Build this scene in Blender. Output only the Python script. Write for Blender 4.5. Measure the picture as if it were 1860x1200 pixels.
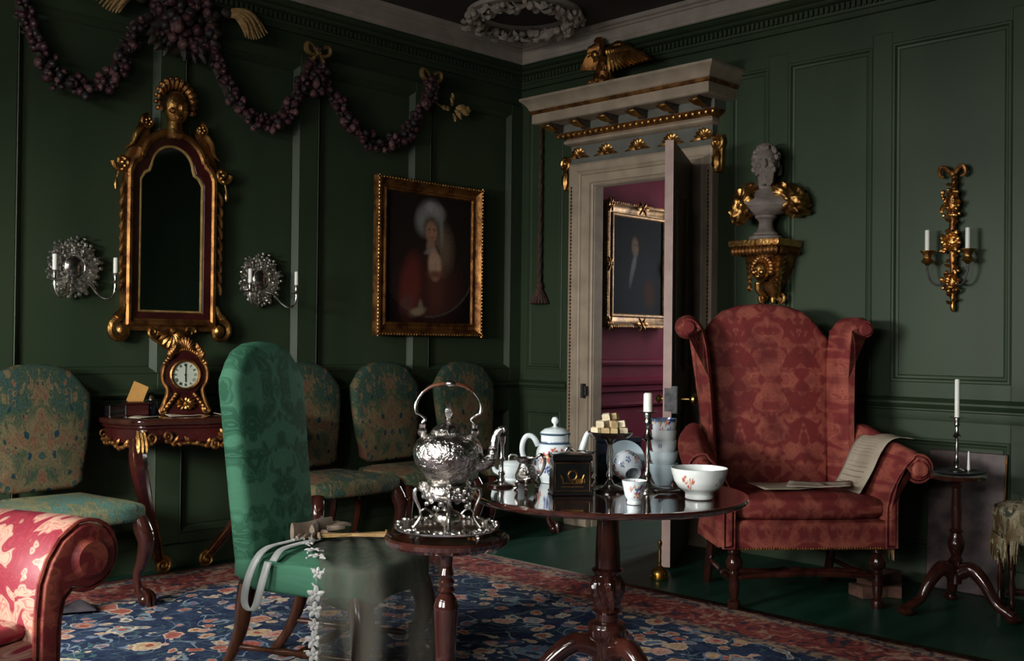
import bpy, math, random
from mathutils import Matrix, Vector
for o in list(bpy.data.objects): bpy.data.objects.remove(o)
S = bpy.context.scene
COL = S.collection
PI = math.pi
R = math.radians
rnd = random.Random(7)

# ------------------------------------------------------------------ camera
YAW, PITCH, ROLL = R(44.5268), R(.6555), R(.6285)
CAMP = Vector((-5.1915, -5.038, 1.16))
fw = Vector((math.cos(YAW)*math.cos(PITCH), math.sin(YAW)*math.cos(PITCH), math.sin(PITCH)))
rt0 = Vector((math.sin(YAW), -math.cos(YAW), 0)); up0 = rt0.cross(fw)
rt = rt0*math.cos(ROLL)+up0*math.sin(ROLL); up = -rt0*math.sin(ROLL)+up0*math.cos(ROLL)
cd = bpy.data.cameras.new('camera'); cam = bpy.data.objects.new('camera', cd); COL.objects.link(cam)
m = Matrix.Identity(4)
for i in range(3):
    m[i][0] = rt[i]; m[i][1] = up[i]; m[i][2] = -fw[i]; m[i][3] = CAMP[i]
cam.matrix_world = m
cd.sensor_width = 36; cd.lens = 1929.13/1860*36; cd.clip_start = .05
S.camera = cam

# ------------------------------------------------------------------ light
W = bpy.data.worlds.new('sky'); S.world = W; W.use_nodes = True
W.node_tree.nodes['Background'].inputs[0].default_value = (.75, .87, 1, 1)
W.node_tree.nodes['Background'].inputs[1].default_value = .6
S.view_settings.view_transform = 'Standard'; S.view_settings.look = 'None'
S.view_settings.exposure = .12; S.view_settings.gamma = 1
def area(name, loc, rot, sx, sy, power, col):
    l = bpy.data.lights.new(name, 'AREA'); l.shape = 'RECTANGLE'; l.size = sx; l.size_y = sy
    l.energy = power; l.color = col
    o = bpy.data.objects.new(name, l); o.location = loc; o.rotation_euler = rot; COL.objects.link(o)
# daylight just outside the sash windows (behind and left of the camera, and in the next room)
area('window_daylight', (-6.5, -1.95, 1.96), (0, R(-46), 0), 1.7, 1.5, 1100, (1, .98, .94))
area('window_daylight.001', (-6.5, -4.1, 1.96), (0, R(-46), 0), 1.7, 1.5, 400, (1, .98, .94))
area('window_daylight.002', (3.62, -.85, 1.7), (0, R(62), 0), 1.9, .6, 210, (1, .99, .96))

# ------------------------------------------------------------------ materials
MATS = {}
def lin(c): return tuple((x/12.92 if x <= .04045 else ((x+.055)/1.055)**2.4) for x in c)
def hx(r, g, b): return lin((r/255, g/255, b/255))
class N:
    def __init__(s, name):
        s.m = bpy.data.materials.new(name); s.m.use_nodes = True; s.t = s.m.node_tree
        s.b = s.t.nodes['Principled BSDF']; MATS[name] = s.m; s._o = None
    def n(s, typ, **kw):
        x = s.t.nodes.new(typ)
        for k, v in kw.items():
            if hasattr(x, k) and k not in ('inputs',): setattr(x, k, v)
        return x
    def l(s, a, b): s.t.links.new(a, b)
    def obj(s):
        if s._o is None: s._o = s.n('ShaderNodeTexCoord').outputs['Object']
        return s._o
    def math(s, op, a, b=None, c=None):
        x = s.n('ShaderNodeMath', operation=op)
        for i, v in enumerate((a, b, c)):
            if v is None: continue
            if isinstance(v, (int, float)): x.inputs[i].default_value = v
            else: s.l(v, x.inputs[i])
        return x.outputs[0]
    def vmul(s, v, sc):
        x = s.n('ShaderNodeVectorMath', operation='MULTIPLY'); s.l(v, x.inputs[0]); x.inputs[1].default_value = sc
        return x.outputs[0]
    def noise(s, v, scale, detail=3, dist=0, rough=.5):
        x = s.n('ShaderNodeTexNoise'); s.l(v, x.inputs['Vector']); x.inputs['Scale'].default_value = scale
        x.inputs['Detail'].default_value = detail; x.inputs['Distortion'].default_value = dist; x.inputs['Roughness'].default_value = rough
        return x
    def vor(s, v, scale, rand=1):
        x = s.n('ShaderNodeTexVoronoi'); s.l(v, x.inputs['Vector']); x.inputs['Scale'].default_value = scale
        x.inputs['Randomness'].default_value = rand; return x
    def ramp(s, f, stops, mode='LINEAR'):
        x = s.n('ShaderNodeValToRGB'); s.l(f, x.inputs[0]); x.color_ramp.interpolation = mode
        e = x.color_ramp.elements
        while len(e) < len(stops): e.new(.5)
        for i, (p, c) in enumerate(stops):
            e[i].position = p; e[i].color = (*c, 1) if len(c) == 3 else c
        return x.outputs[0]
    def mix(s, f, a, b, mode='MIX'):
        x = s.n('ShaderNodeMix', data_type='RGBA', blend_type=mode)
        if isinstance(f, (int, float)): x.inputs[0].default_value = f
        else: s.l(f, x.inputs[0])
        for i, v in ((6, a), (7, b)):
            if isinstance(v, tuple): x.inputs[i].default_value = (*v, 1)
            else: s.l(v, x.inputs[i])
        return x.outputs[2]
    def sep(s, v):
        x = s.n('ShaderNodeSeparateXYZ'); s.l(v, x.inputs[0]); return x.outputs
    def comb(s, a, b, c):
        x = s.n('ShaderNodeCombineXYZ')
        for i, v in enumerate((a, b, c)):
            if isinstance(v, (int, float)): x.inputs[i].default_value = v
            else: s.l(v, x.inputs[i])
        return x.outputs[0]
    def set(s, **k):
        names = dict(col='Base Color', rough='Roughness', metal='Metallic', spec='Specular IOR Level', coat='Coat Weight', coatr='Coat Roughness',
                     sheen='Sheen Weight', sss='Subsurface Weight', alpha='Alpha', trans='Transmission Weight', ior='IOR')
        for a, v in k.items():
            i = s.b.inputs[names[a]]
            if isinstance(v, tuple): i.default_value = (*v, 1)
            elif isinstance(v, (int, float)): i.default_value = v
            else: s.l(v, i)
        return s
    def bump(s, h, strength=.3, dist=.01):
        x = s.n('ShaderNodeBump'); x.inputs['Strength'].default_value = strength; x.inputs['Distance'].default_value = dist
        s.l(h, x.inputs['Height']); s.l(x.outputs[0], s.b.inputs['Normal']); return s

def two(name, c1, c2, scale, rough=.5, metal=0, bump=.0, detail=3, stretch=(1, 1, 1), dist=0, p=(.35, .65), bscale=None, **kw):
    n = N(name); v = n.vmul(n.obj(), stretch); t = n.noise(v, scale, detail, dist)
    n.set(col=n.ramp(t.outputs[0], [(p[0], c1), (p[1], c2)]), rough=rough, metal=metal, **kw)
    if bump:
        b = t if bscale is None else n.noise(v, bscale, detail)
        n.bump(b.outputs[0], bump)
    return n
two('green_paint', (.027, .046, .024), (.039, .060, .031), 2.2, .5, bump=.05, stretch=(1, 1, .35), bscale=14, spec=.28)
two('green_floor', (.006, .031, .020), (.012, .054, .034), 5, .38, spec=.3, stretch=(.25, 2, 1), bump=.04, detail=5)
two('plaster', (.33, .285, .24), (.42, .365, .31), 7, .7)
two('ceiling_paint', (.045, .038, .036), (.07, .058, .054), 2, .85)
two('stone_paint', (.32, .255, .185), (.42, .34, .25), 9, .5, bump=.08, detail=6)
two('pink_paint', (.36, .24, .21), (.44, .31, .27), 11, .55, bump=.1, detail=6)
two('grey_paint', (.12, .125, .11), (.17, .17, .15), 8, .5)
two('door_dark', (.05, .035, .025), (.09, .065, .045), 9, .5, stretch=(1, 1, .3))
two('magenta_paint', (.085, .0045, .019), (.115, .007, .027), 3, .7, spec=.05)
two('gilt', (.20, .085, .025), (.66, .37, .12), 14, .36, metal=1, bump=.35, detail=4, p=(.3, .62), bscale=60)
two('gilt_dull', (.13, .05, .018), (.42, .20, .06), 18, .45, metal=.9, bump=.3, detail=4, bscale=70)
two('gilt_old', (.09, .045, .016), (.24, .135, .05), 18, .5, metal=.7, bump=.3)
two('gilt_matte', (.30, .18, .05), (.50, .33, .12), 20, .6, metal=.35, bump=.3)
two('silver', (.36, .33, .29), (.74, .71, .67), 10, .2, metal=1, p=(.3, .6))
n = two('silver_chased', (.24, .21, .18), (.84, .81, .77), 24, .2, metal=1, p=(.32, .56), detail=5)
n.bump(n.noise(n.obj(), 42, 4, 1.2).outputs[0], .85, .010)
two('silver_bright', (.55, .52, .47), (.92, .89, .84), 22, .3, metal=1)
two('brass', (.45, .27, .07), (.70, .48, .16), 8, .28, metal=1)
two('iron', (.05, .05, .055), (.10, .10, .105), 40, .55, metal=.6, bump=.2)
two('mahogany', (.016, .0045, .0035), (.046, .012, .008), 5, .16, stretch=(4, 4, .5), detail=6, coat=.6, coatr=.06)
two('mahogany_top', (.022, .0065, .005), (.048, .014, .009), 4, .10, stretch=(.6, 5, 1), detail=6, coat=1, coatr=.03)
two('walnut', (.045, .015, .007), (.11, .04, .018), 6, .22, stretch=(4, 4, .6), detail=6, coat=.4, coatr=.1)
two('red_lacquer', (.026, .005, .005), (.055, .010, .009), 6, .2, coat=.5, coatr=.1)
two('black_lacquer', (.006, .006, .007), (.014, .012, .012), 10, .16, coat=.6)
two('navy_lacquer', (.008, .010, .020), (.016, .018, .034), 10, .25)
two('candle_wax', (.80, .80, .72), (.86, .86, .79), 10, .4, sss=.15)
two('porcelain', (.62, .70, .72), (.70, .76, .77), 5, .1, coat=.6)
two('sugar', (.62, .52, .34), (.82, .74, .58), 30, .8, bump=.4)
two('sugar_brown', (.42, .30, .14), (.60, .46, .26), 30, .8, bump=.4)
two('paper', (.36, .30, .22), (.46, .40, .31), 9, .85, bump=.05)
two('ochre_paper', (.55, .28, .07), (.70, .38, .11), 9, .7)
two('bust_stone', (.13, .105, .09), (.24, .20, .175), 12, .7, bump=.3, detail=5, bscale=40)
two('fruit_plum', (.02, .007, .010), (.08, .026, .034), 40, .42)
two('fruit_dark', (.010, .008, .011), (.036, .024, .028), 40, .45)
two('fruit_rose', (.06, .024, .027), (.16, .075, .07), 40, .5)
two('leaf_dark', (.012, .012, .008), (.05, .035, .022), 30, .6)
two('bow_gold', (.13, .075, .022), (.32, .20, .065), 30, .5, metal=.3)
two('straw', (.26, .15, .05), (.46, .30, .12), 30, .7, stretch=(1, 1, 4))
two('rope', (.045, .022, .017), (.10, .05, .038), 50, .9, bump=.5)
two('satin', (.30, .32, .31), (.46, .48, .46), 12, .35, sheen=.3)
two('kid_leather', (.20, .15, .11), (.32, .25, .19), 14, .6, bump=.15)
two('lace', (.46, .46, .44), (.60, .60, .58), 60, .8, bump=.5)
two('mauve_leather', (.020, .010, .009), (.10, .062, .06), 11, .5, detail=6, bump=.15)
two('mauve_cloth', (.02, .018, .022), (.05, .04, .05), 10, .9)
two('brick_clay', (.055, .022, .013), (.10, .045, .028), 20, .9, bump=.4)
two('clock_enamel', (.50, .56, .46), (.56, .62, .52), 6, .25)
two('ink', (.008, .008, .008), (.012, .012, .012), 6, .6)
n = N('mirror_glass'); n.set(col=(.16, .19, .20), metal=1, rough=.06)
n.bump(n.noise(n.obj(), 5, 2).outputs[0], .02)
n = N('window_glass'); n.set(col=(.9, .95, .95), rough=.02, trans=1, ior=1.05)
n = N('painted'); a = n.n('ShaderNodeAttribute', attribute_name='Col'); n.set(col=a.outputs['Color'], rough=.7, spec=.02)
n = N('glazed'); a = n.n('ShaderNodeAttribute', attribute_name='Col'); n.set(col=a.outputs['Color'], rough=.1, coat=.6)

def damask(name, lo, hi, third, scale, period, rough=.5, axes=(0, 1, 2), thr=(.47, .53), dist=.9, wear=None, flat=.15, line=.5, rdiff=.0, spec=.2):
    """mirrored foliage: large leaf shapes with a contour vein, repeated up the cloth"""
    n = N(name); s = n.sep(n.obj())
    u = n.math('PINGPONG', s[axes[0]], period); w = n.math('MULTIPLY', s[axes[1]], flat)
    z = s[axes[2]]; st = n.math('PINGPONG', z, period*3.1)
    v = n.comb(u, w, st)
    t = n.noise(v, scale, 1.5, dist, .4)
    big = n.noise(v, scale*.5, .5, .4)
    f = n.math('ADD', n.math('MULTIPLY', t.outputs[0], .65), n.math('MULTIPLY', big.outputs[0], .35))
    k = n.ramp(f, [(thr[0], (0, 0, 0)), (thr[1], (1, 1, 1))])
    c = n.mix(k, lo, hi)
    vein = n.math('LESS_THAN', n.math('ABSOLUTE', n.math('SUBTRACT', n.math('FRACT', n.math('MULTIPLY', f, 14)), .5)), .11)
    c = n.mix(n.math('MULTIPLY', vein, line), c, third)
    if wear:
        t3 = n.noise(n.obj(), wear[1], 4)
        f3 = n.ramp(t3.outputs[0], [(.45, (0, 0, 0)), (.7, (1, 1, 1))])
        c = n.mix(n.math('MULTIPLY', f3, wear[2]), c, wear[0])
    fine = n.noise(n.obj(), 260, 1)
    ro = n.math('ADD', n.math('MULTIPLY', k, rdiff), rough)
    n.set(col=c, rough=ro, spec=spec); n.bump(n.math('ADD', n.math('MULTIPLY', k, .6), n.math('MULTIPLY', fine.outputs[0], .3)), .2, .005)
    return n
damask('damask_green', (.034, .110, .066), (.070, .20, .125), (.09, .24, .155), 15, .16, .65, line=.4, spec=.02)
damask('damask_red', (.20, .033, .032), (.36, .10, .070), (.15, .024, .022), 19, .16, .6, wear=((.12, .024, .024), 11, .75), thr=(.44, .56), line=.45)
damask('damask_crimson', (.17, .018, .03), (.36, .21, .155), (.23, .035, .042), 15, .19, .42, axes=(1, 0, 2), thr=(.49, .515), dist=1.2, line=.55)
damask('damask_crimson_side', (.13, .018, .018), (.22, .055, .035), (.09, .012, .012), 16, .17, .5, wear=((.08, .016, .012), 8, .6))
damask('damask_crimson_seat', (.28, .02, .036), (.46, .27, .21), (.22, .025, .036), 15, .17, .38, axes=(0, 2, 1), thr=(.54, .57), dist=1.2)

def tapestry(name, cols, scale=16, dim=1.0):
    """needlework: mirrored sprays of leaves and petals"""
    n = N(name); s = n.sep(n.obj())
    v = n.comb(n.math('ABSOLUTE', s[0]), n.math('MULTIPLY', s[1], .5), s[2])
    wn = n.noise(v, 9, 2); wp = n.n('ShaderNodeVectorMath', operation='MULTIPLY_ADD'); n.l(wn.outputs['Color'], wp.inputs[0]); wp.inputs[1].default_value = (.09, .03, .09); n.l(v, wp.inputs[2]); q = n.vmul(wp.outputs[0], (1.5, 1, .75))
    c = n.ramp(n.noise(v, 5, 2, .5).outputs[0], [(.40, cols[3]), (.47, cols[1]), (.54, cols[2]), (.60, cols[4])])
    for sc, r0 in ((scale*1.7, .42), (scale, .46)):
        vo = n.vor(q, sc, .9); pc = n.sep(vo.outputs['Color'])
        pal = n.ramp(pc[0], [(0, cols[0]), (.22, cols[3]), (.42, cols[1]), (.60, cols[2]), (.82, cols[4])], 'CONSTANT')
        rim = n.ramp(pc[1], [(0, cols[2]), (.6, cols[1]), (.85, cols[4])], 'CONSTANT')
        on = n.math('GREATER_THAN', pc[2], .3)
        c = n.mix(n.math('MULTIPLY', n.math('LESS_THAN', vo.outputs['Distance'], r0), on), c, rim)
        c = n.mix(n.math('MULTIPLY', n.math('LESS_THAN', vo.outputs['Distance'], r0*.72), on), c, pal)
    st = n.noise(n.vmul(n.obj(), (1, 1, .6)), 150, 2)
    c = n.mix(.7, c, n.ramp(st.outputs[0], [(.3, (.55, .55, .55)), (.7, (1.4, 1.4, 1.4))]), 'MULTIPLY')
    n.set(col=c, rough=.88, spec=.2); n.bump(st.outputs[0], .35, .004)
tapestry('tapestry', [(.010, .034, .045), (.040, .065, .036), (.125, .10, .052), (.030, .060, .050), (.14, .068, .04)], 19)
tapestry('tapestry_seat', [(.045, .10, .09), (.10, .18, .13), (.22, .20, .10), (.10, .20, .17), (.14, .17, .11)], 14)
tapestry('tapestry_worn', [(.16, .135, .08), (.30, .255, .16), (.40, .34, .22), (.14, .085, .035), (.05, .06, .045)], 14)

# persian rug
n = N('rug'); o = n.obj(); s = n.sep(o)
wv = n.noise(o, 6, 2); warp = n.n('ShaderNodeVectorMath', operation='MULTIPLY_ADD')
n.l(wv.outputs['Color'], warp.inputs[0]); warp.inputs[1].default_value = (.10, .10, 0); n.l(o, warp.inputs[2]); P = warp.outputs[0]
navy = (.014, .022, .052)
fld = n.ramp(n.noise(o, 9, 3).outputs[0], [(.4, navy), (.65, (.03, .045, .085))])
pal = [(0, (.34, .17, .12)), (.2, (.10, .15, .22)), (.38, (.40, .28, .17)), (.55, (.30, .09, .07)), (.72, (.20, .23, .25)), (.86, (.42, .23, .19))]
c = fld
vine = n.noise(P, 5.5, 1.5, .8)
vm = n.math('LESS_THAN', n.math('ABSOLUTE', n.math('SUBTRACT', vine.outputs[0], .5)), .012)
c = n.mix(n.math('MULTIPLY', vm, .8), c, (.20, .26, .30))
vine2 = n.noise(P, 8, 1.5, .8)
vm = n.math('LESS_THAN', n.math('ABSOLUTE', n.math('SUBTRACT', vine2.outputs[0], .47)), .012)
c = n.mix(n.math('MULTIPLY', vm, .6), c, (.06, .13, .12))
for sc, r0 in ((14, .40), (7.6, .40)):
    v = n.vor(P, sc, .75); pc = n.sep(v.outputs['Color'])
    col = n.ramp(pc[0], pal, 'CONSTANT'); rim = n.ramp(pc[1], [(0, (.42, .36, .26)), (.5, (.12, .16, .24)), (.75, (.42, .30, .24))], 'CONSTANT')
    ctr = n.ramp(pc[2], [(0, (.28, .07, .05)), (.5, (.05, .08, .14)), (.8, (.44, .32, .16))], 'CONSTANT')
    pet = n.noise(P, sc*4, 1)
    d = n.math('ADD', v.outputs['Distance'], n.math('MULTIPLY', n.math('SUBTRACT', pet.outputs[0], .5), .22))
    inset = n.math('GREATER_THAN', pc[1], .22)
    c = n.mix(n.math('MULTIPLY', n.math('LESS_THAN', d, r0), inset), c, rim)
    c = n.mix(n.math('MULTIPLY', n.math('LESS_THAN', d, r0*.82), inset), c, col)
    c = n.mix(n.math('MULTIPLY', n.math('LESS_THAN', d, r0*.36), inset), c, ctr)
# border: s0 along x (edge at +1.75), s1 along y (edge at +1.9)
ex = n.math('SUBTRACT', 1.9, s[0]); ey = n.math('SUBTRACT', 2.3, s[1]); e = n.math('MINIMUM', ex, ey)
bt = n.noise(P, 13, 2, 1.5); bc = n.ramp(bt.outputs[0], [(.34, (.03, .035, .05)), (.43, (.17, .035, .032)), (.56, (.23, .06, .05)), (.64, (.30, .19, .14))])
c = n.mix(n.math('LESS_THAN', e, .42), c, bc)
g1 = n.ramp(n.noise(P, 26, 1).outputs[0], [(.42, (.05, .05, .07)), (.55, (.25, .17, .12))])
gb = n.math('MULTIPLY', n.math('LESS_THAN', e, .45), n.math('GREATER_THAN', e, .38)); c = n.mix(gb, c, g1)
gb = n.math('MULTIPLY', n.math('LESS_THAN', e, .13), n.math('GREATER_THAN', e, .06)); c = n.mix(gb, c, g1)
c = n.mix(n.math('LESS_THAN', e, .035), c, (.14, .12, .095))
fz = n.noise(o, 300, 1)
c = n.mix(.8, c, n.ramp(n.noise(o, 60, 3).outputs[0], [(.3, (.8, .8, .8)), (.7, (1.9, 1.9, 1.9))]), 'MULTIPLY')
n.set(col=c, rough=.95, spec=.1); n.bump(fz.outputs[0], .5, .004)

# sheer veil
n = N('veil'); tr = n.n('ShaderNodeBsdfTransparent'); mx = n.n('ShaderNodeMixShader')
n.set(col=(.085, .082, .066), rough=.85, spec=.1)
wf = n.noise(n.vmul(n.obj(), (38, 38, 2)), 1, 3)
n.l(n.math('ADD', n.math('MULTIPLY', wf.outputs[0], .7), .30), mx.inputs[0])
n.l(tr.outputs[0], mx.inputs[1]); n.l(n.b.outputs[0], mx.inputs[2])
n.l(mx.outputs[0], n.t.nodes['Material Output'].inputs['Surface'])

# ------------------------------------------------------------------ mesh builder
Z0 = {}
def smooth_path(pts, k=6):
    pts = [Vector(p) for p in pts]; out = []
    for i in range(len(pts)-1):
        p0 = pts[max(i-1, 0)]; p1 = pts[i]; p2 = pts[i+1]; p3 = pts[min(i+2, len(pts)-1)]
        for j in range(k):
            t = j/k
            out.append(.5*((2*p1)+(-p0+p2)*t+(2*p0-5*p1+4*p2-p3)*t*t+(-p0+3*p1-3*p2+p3)*t**3))
    out.append(pts[-1]); return out
def smooth_vals(v, k=6): return [p.x for p in smooth_path([(a, 0, 0) for a in v], k)]
def offset_poly(pts, d):
    n = len(pts); out = []
    A = sum(pts[i][0]*pts[(i+1) % n][1]-pts[(i+1) % n][0]*pts[i][1] for i in range(n)); sg = 1 if A > 0 else -1
    for i in range(n):
        a, b, c = pts[i-1], pts[i], pts[(i+1) % n]
        e1 = Vector((b[0]-a[0], b[1]-a[1])); e2 = Vector((c[0]-b[0], c[1]-b[1]))
        if e1.length < 1e-9: e1 = e2
        if e2.length < 1e-9: e2 = e1
        e1.normalize(); e2.normalize()
        nn = Vector((e1.y+e2.y, -e1.x-e2.x))
        if nn.length < 1e-6: nn = Vector((e1.y, -e1.x))
        nn.normalize(); k = max(.45, nn.x*e1.y-nn.y*e1.x)
        out.append((b[0]-sg*nn.x*d/k, b[1]-sg*nn.y*d/k))
    return out
class MB:
    def __init__(s): s.v = []; s.f = []; s.c = []
    def add(s, V, F, col=None):
        o = len(s.v); s.v += [tuple(p) for p in V]; s.f += [tuple(i+o for i in f) for f in F]
        if col: s.c += col
        return s
    def tf(s, M, start=0):
        for i in range(start, len(s.v)): s.v[i] = tuple(M @ Vector(s.v[i]))
        return s
    def box(s, c, d, M=None):
        x, y, z = (k/2 for k in d); V = [Vector((a*x, b*y, e*z)) for a in (-1, 1) for b in (-1, 1) for e in (-1, 1)]
        if M: V = [M @ p for p in V]
        V = [p+Vector(c) for p in V]
        return s.add(V, [(0, 1, 3, 2), (4, 6, 7, 5), (0, 4, 5, 1), (2, 3, 7, 6), (0, 2, 6, 4), (1, 5, 7, 3)])
    def bb(s, x0, x1, y0, y1, z0, z1): return s.box(((x0+x1)/2, (y0+y1)/2, (z0+z1)/2), (abs(x1-x0), abs(y1-y0), abs(z1-z0)))
    def lathe(s, prof, n=28, c=(0, 0, 0), M=None, col=None, flute=None, sq=(1, 1), cap=True):
        V = []; F = []; CC = []; m = len(prof)
        for i in range(n):
            a = 2*PI*i/n
            for j, (r, z) in enumerate(prof):
                rr = r*(1+(flute(a, z) if flute else 0))
                p = Vector((rr*math.cos(a)*sq[0], rr*math.sin(a)*sq[1], z))
                if M: p = M @ p
                V.append(p+Vector(c))
                if col: CC.append(col(a, z, r))
        for i in range(n):
            k = (i+1) % n
            for j in range(m-1): F.append((i*m+j, k*m+j, k*m+j+1, i*m+j+1))
        if cap and prof[0][0] > 1e-4: F.append(tuple(i*m for i in reversed(range(n))))
        if cap and prof[-1][0] > 1e-4: F.append(tuple(i*m+m-1 for i in range(n)))
        return s.add(V, F, CC if col else None)
    def tube(s, pts, r, n=8, flat=None, k=0, cap=True):
        if k:
            if not isinstance(r, (int, float)): r = smooth_vals(r, k)
            pts = smooth_path(pts, k)
        pts = [Vector(p) for p in pts]; m = len(pts)
        if isinstance(r, (int, float)): r = [r]*m
        V = []; F = []; ref = None
        for i, p in enumerate(pts):
            t = (pts[min(i+1, m-1)]-pts[max(i-1, 0)])
            if t.length < 1e-9: t = Vector((0, 0, 1))
            t.normalize()
            if ref is None:
                ref = Vector((0, 1, 0)) if abs(t.y) < .9 else Vector((1, 0, 0))
            a = (ref-t*ref.dot(t)).normalized(); b = t.cross(a); ref = a
            for q in range(n):
                an = 2*PI*q/n; fx = 1 if not flat else flat
                V.append(p+a*math.cos(an)*r[i]*fx+b*math.sin(an)*r[i])
        for i in range(m-1):
            for q in range(n):
                w = (q+1) % n; F.append((i*n+q, i*n+w, (i+1)*n+w, (i+1)*n+q))
        if cap: F.append(tuple(reversed(range(n)))); F.append(tuple((m-1)*n+q for q in range(n)))
        return s.add(V, F)
    def ball(s, c, r, n=8, m=6):
        if isinstance(r, (int, float)): r = (r, r, r)
        V = [(c[0], c[1], c[2]-r[2])]; F = []
        for j in range(1, m):
            b = -PI/2+PI*j/m
            for i in range(n):
                a = 2*PI*i/n; V.append((c[0]+r[0]*math.cos(b)*math.cos(a), c[1]+r[1]*math.cos(b)*math.sin(a), c[2]+r[2]*math.sin(b)))
        V.append((c[0], c[1], c[2]+r[2])); L = len(V)-1
        for i in range(n):
            k = (i+1) % n; F.append((0, 1+k, 1+i)); F.append((L, 1+(m-2)*n+i, 1+(m-2)*n+k))
            for j in range(m-2): F.append((1+j*n+i, 1+j*n+k, 1+(j+1)*n+k, 1+(j+1)*n+i))
        return s.add(V, F)
    def pad(s, poly, t0, t1, r=0, dome=0, plane='xz', fn=None, seg=4):
        """rounded slab: outline poly extruded t0..t1 along the remaining axis, edges rounded by r"""
        if plane == 'xz': mp = lambda a, b, t: Vector((a, t, b))
        elif plane == 'xy': mp = lambda a, b, t: Vector((a, b, t))
        else: mp = lambda a, b, t: Vector((t, a, b))
        L = []
        sg = 1 if t1 > t0 else -1
        if r > 0:
            for i in range(seg+1):
                an = PI/2*i/seg; L.append((r*(1-math.sin(an)), t0+sg*r*(1-math.cos(an))))
            for i in range(seg, -1, -1):
                an = PI/2*i/seg; L.append((r*(1-math.sin(an)), t1-sg*r*(1-math.cos(an))))
        else: L = [(0, t0), (0, t1)]
        n = len(poly); V = []; F = []
        for d, t in L:
            q = offset_poly(poly, d) if d > 1e-6 else poly
            V += [mp(a, b, t) for a, b in q]
        for i in range(len(L)-1):
            for j in range(n):
                k = (j+1) % n; F.append((i*n+j, i*n+k, (i+1)*n+k, (i+1)*n+j))
        if dome:
            q = offset_poly(poly, r); cx = sum(p[0] for p in q)/n; cy = sum(p[1] for p in q)/n
            for (t, base, dd) in ((t1, (len(L)-1)*n, dome),):
                prev = base
                for st, h in ((.85, .45), (.6, .8), (.3, .96)):
                    o = len(V); V += [mp(cx+(a-cx)*st, cy+(b-cy)*st, t+sg*dd*h) for a, b in q]
                    for j in range(n):
                        k = (j+1) % n; F.append((prev+j, prev+k, o+k, o+j))
                    prev = o
                V.append(mp(cx, cy, t+sg*dd)); o = len(V)-1
                for j in range(n): F.append((prev+j, prev+(j+1) % n, o))
        else: F.append(tuple((len(L)-1)*n+j for j in range(n)))
        F.append(tuple(reversed(range(n))))
        if fn: V = [fn(p) for p in V]
        return s.add(V, F)
    def frame(s, x0, z0, x1, z1, prof):
        """mitred rectangular moulding in the xz plane; prof = (inset, y) points"""
        V = []; F = []; m = len(prof)
        for d, y in prof: V += [(x0+d, y, z0+d), (x1-d, y, z0+d), (x1-d, y, z1-d), (x0+d, y, z1-d)]
        for i in range(m-1):
            for j in range(4): k = (j+1) % 4; F.append((i*4+j, i*4+k, (i+1)*4+k, (i+1)*4+j))
        return s.add(V, F)
    def grid(s, fn, nu, nv, col=None, thick=0):
        V = []; F = []; CC = []
        for i in range(nu+1):
            for j in range(nv+1):
                V.append(Vector(fn(i/nu, j/nv)))
                if col: CC.append(col(i/nu, j/nv))
        for i in range(nu):
            for j in range(nv): a = i*(nv+1)+j; F.append((a, a+nv+1, a+nv+2, a+1))
        return s.add(V, F, CC if col else None)
    def spiral(s, c, r0, turns, a0=0, sgn=1, tr=.008, y=0, n=6, k=28):
        pts = []
        for i in range(k+1):
            t = i/k; a = a0+sgn*t*turns*2*PI; r = r0*(1-.85*t)
            pts.append((c[0]+r*math.cos(a), c[1]-y*0, c[2]+r*math.sin(a)))
        return s.tube(pts, [tr*(1-.5*i/k) for i in range(k+1)], n)
    def leaf(s, p0, p1, w, h=(0, -.01, 0), curl=.5, nu=6):
        p0, p1, h = Vector(p0), Vector(p1), Vector(h); d = (p1-p0); q = d.cross(h)
        if q.length < 1e-9: q = d.cross(Vector((0, 1, 0)))
        q.normalize()
        def fn(u, v):
            ww = w*math.sin(PI*(u*.86+.08))**.8*(1+.18*math.sin(u*22))
            return p0+d*u+q*(v-.5)*ww+h*(math.sin(PI*u)+.6*(1-abs(2*v-1))+curl*u*u)
        return s.grid(fn, nu, 4)
    def build(s, name, mat, parent=None, ang=40, bevel=0, sub=0, solid=0, kind=None, flip=False):
        me = bpy.data.meshes.new(name)
        z = Z0.get(parent.name, 0) if parent else 0
        V = [(a, b, c-z) for a, b, c in s.v] if z else s.v
        me.from_pydata(V, [], s.f); me.validate()
        if s.c:
            at = me.color_attributes.new('Col', 'FLOAT_COLOR', 'POINT')
            buf = []
            for q in s.c: buf += [q[0], q[1], q[2], 1]
            at.data.foreach_set('color', buf)
        me.polygons.foreach_set('use_smooth', [True]*len(me.polygons)); me.set_sharp_from_angle(angle=R(ang))
        o = bpy.data.objects.new(name, me); COL.objects.link(o); me.materials.append(MATS[mat])
        if parent: o.parent = parent; Z0[o.name] = z
        if bevel: b = o.modifiers.new('b', 'BEVEL'); b.width = bevel; b.segments = 2; b.limit_method = 'ANGLE'
        if sub: b = o.modifiers.new('s', 'SUBSURF'); b.levels = sub; b.render_levels = sub
        if solid: b = o.modifiers.new('t', 'SOLIDIFY'); b.thickness = solid; b.offset = 0
        if kind: o['kind'] = kind
        return o
def thing(name, label, cat, loc=(0, 0, 0), rz=0, group=None, absz=False):
    o = bpy.data.objects.new(name, None); COL.objects.link(o); o.empty_display_size = .05
    o.location = loc; o.rotation_euler = (0, 0, rz); o['label'] = label; o['category'] = cat
    if group: o['group'] = group
    if absz: Z0[o.name] = loc[2]
    return o
def tag(o, label, cat, group=None):
    o['label'] = label; o['category'] = cat
    if group: o['group'] = group
    return o
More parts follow.
